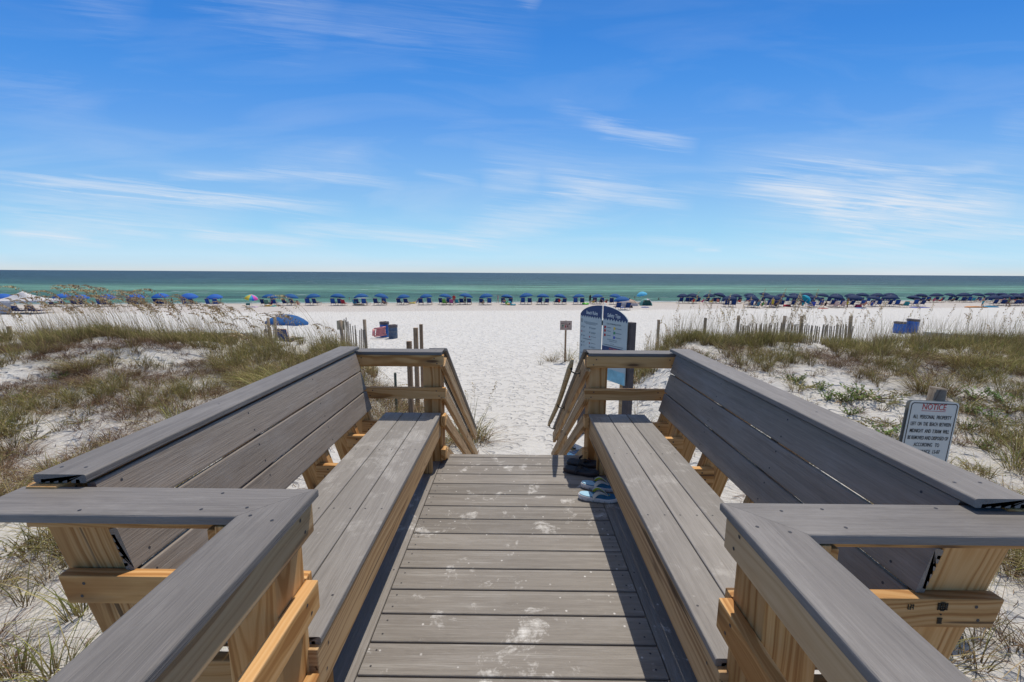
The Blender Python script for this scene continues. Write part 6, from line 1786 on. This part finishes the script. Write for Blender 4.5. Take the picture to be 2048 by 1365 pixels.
# ------------------------------------------------------------------ posts and sand fences
def post(px, y, ytop_px, w_, mat, label, name='wooden_post', round_=False, lean=0.0, group=None, ylow=None):
    x = px_at(px, y); z0 = h1(x, y); zt = on_y(px, ytop_px, y).z
    bm = bmesh.new(); L = zt - z0 + .4
    if round_: add_tube(bm, [(0, 0, -.4), (0, 0, L - .4 - .02), (0, 0, L - .4)], [w_ / 2, w_ / 2, w_ / 2 * .9], 12)
    else: add_box(bm, (0, 0, L / 2 - .4), (w_, w_, L), bev=.005)
    M = Matrix.Translation((x, y, z0)) @ Matrix.Rotation(lean, 4, 'Y')
    me = bm_mesh(bm, name, round_)
    # lay the grain along the post
    R90 = Matrix.Rotation(R(90), 4, 'Y'); me.transform(R90.inverted())
    o = link(name, me, mat, None, M @ R90); tag(o, label, 'post', group); return o


post(817, 8.7, 683, .095, M_BROWNPOST, 'shortest and nearest of the three brown square posts left of the path', group='brown square posts')
post(831, 11.5, 656, .11, M_BROWNPOST, 'middle one of the three brown square posts left of the path', group='brown square posts')
post(842, 13.2, 649, .095, M_BROWNPOST, 'tallest and rightmost of the three brown square posts left of the path', group='brown square posts')
post(786.5, 9.6, 746, .06, mat_simple('mossy_wood', (.10, .11, .08, 1), .9, .3, 10), 'short dark mossy stub post in the scrub behind the left end railing', round_=True)
post(17, 14.8, 653, .13, M_OLD, 'weathered round post in the dune grass at the far left edge', round_=True, group='weathered round posts')
post(248, 15.5, 661, .11, M_OLD, 'weathered leaning round post between the sea oats on the left dune', round_=True, lean=-.06, group='weathered round posts')
post(232, 16.5, 665, .12, mat_simple('lichen_post', (.16, .18, .09, 1), .9, .25, 10), 'greenish post just left of the leaning post on the left dune', round_=True, group='weathered round posts')
# post with a square plate seen from behind
x, y = px_at(681, 15.5), 15.5; z0 = h1(x, y); zt = on_y(681, 641, y).z
t = thing('plate_sign', 'weathered post with a blank square tan plate, at the end of the left sand fence', 'sign', (x, y, z0))
bm = bmesh.new(); add_tube(bm, [(x + .08, y, z0 - .3), (x, y, zt)], .062, 10); link('post', bm_mesh(bm, 'post', True), M_OLD, t, Matrix())
bm = bmesh.new(); add_box(bm, (x - .02, y + .075, zt - .19), (.29, .02, .34), bev=.004); link('plate', bm_mesh(bm, 'plate'), mat_simple('tan_plate', (.42, .36, .25, 1), .8, .12, 6), t, Matrix())


def sand_fence(pts, label, n, hgt, posts, ph=1.2):
    """pts: ground line (x, y) of the fence; slim pickets held by wire, heavier posts"""
    t = thing('sand_fence', label, 'fence', (pts[0][0], pts[0][1], h1(*pts[0])))
    P_ = [Vector((p[0], p[1], 0)) for p in pts]; cum = [0]
    for a, b_ in zip(P_[:-1], P_[1:]): cum.append(cum[-1] + (b_ - a).length)
    def at(s_):
        d = s_ * cum[-1]
        for i in range(len(P_) - 1):
            if d <= cum[i + 1] + 1e-9: return P_[i].lerp(P_[i + 1], (d - cum[i]) / (cum[i + 1] - cum[i]))
        return P_[-1]
    rs = random.Random(n); tops = []
    mp = mat_simple('picket_grey', (.30, .25, .19, 1), .85, .25, 14)
    base = None
    for k in range(n):
        p = at((k + .5) / n); z = h1(p.x, p.y); h_ = hgt * rs.uniform(.93, 1.06)
        if base is None:
            bm = bmesh.new(); add_box(bm, (0, 0, .5), (.036, .010, 1.0)); base = bm_mesh(bm, 'picket'); base.materials.append(mp)
        o = bpy.data.objects.new('picket', base); COL.objects.link(o); o.parent = t
        M = Matrix.Translation((p.x, p.y, z - .15)) @ Matrix.Rotation(rs.uniform(-.06, .06), 4, 'Y') @ Matrix.Diagonal((1, 1, h_ + .15, 1))
        o.matrix_local = WORLD[t.name].inverted() @ M; tops.append(Vector((p.x, p.y - .012, z)))
    for f in (.35, .75):
        bm = bmesh.new(); add_tube(bm, [v + Vector((0, 0, hgt * f)) for v in tops], .004, 3); link('wire', bm_mesh(bm, 'wire'), M_BLACK, t, Matrix())
    for s_ in posts:
        p = at(s_); z = h1(p.x, p.y); bm = bmesh.new(); add_tube(bm, [(p.x, p.y + .08, z - .4), (p.x + rs.uniform(-.05, .05), p.y + .08, z + ph * rs.uniform(.95, 1.05))], .058, 9)
        link('post', bm_mesh(bm, 'post', True), M_OLD, t, Matrix())


XY = lambda px, y: (px_at(px, y), y)
sand_fence([XY(686, 17.5), XY(729, 14.8)], 'short sand fence of thin grey pickets ending at a tall post behind the left bench', 13, 1.15, (1.0,), 1.55)
sand_fence([XY(520, 17.5), XY(556, 17.0)], 'bit of sand fence with two posts in front of the large blue umbrella', 9, .85, (.42, .78), 1.15)
sand_fence([XY(1478, 16.3), XY(1570, 16.0)], 'picket sand fence on the right dune, left section next to the path', 24, .82, (0, .98), 1.12)
sand_fence([XY(1572, 16.0), XY(1706, 15.6)], 'picket sand fence on the right dune, long section ending at a thick post', 36, .82, (.26, 1.0), 1.15)
for px, yt, lab in ((1317, 640, 'first'), (1410, 636, 'second')):
    post(px, 16.5, yt, .11, M_OLD, 'weathered fence post in the right dune grass, %s from the path' % lab, round_=True, group='lone posts on the right dune')
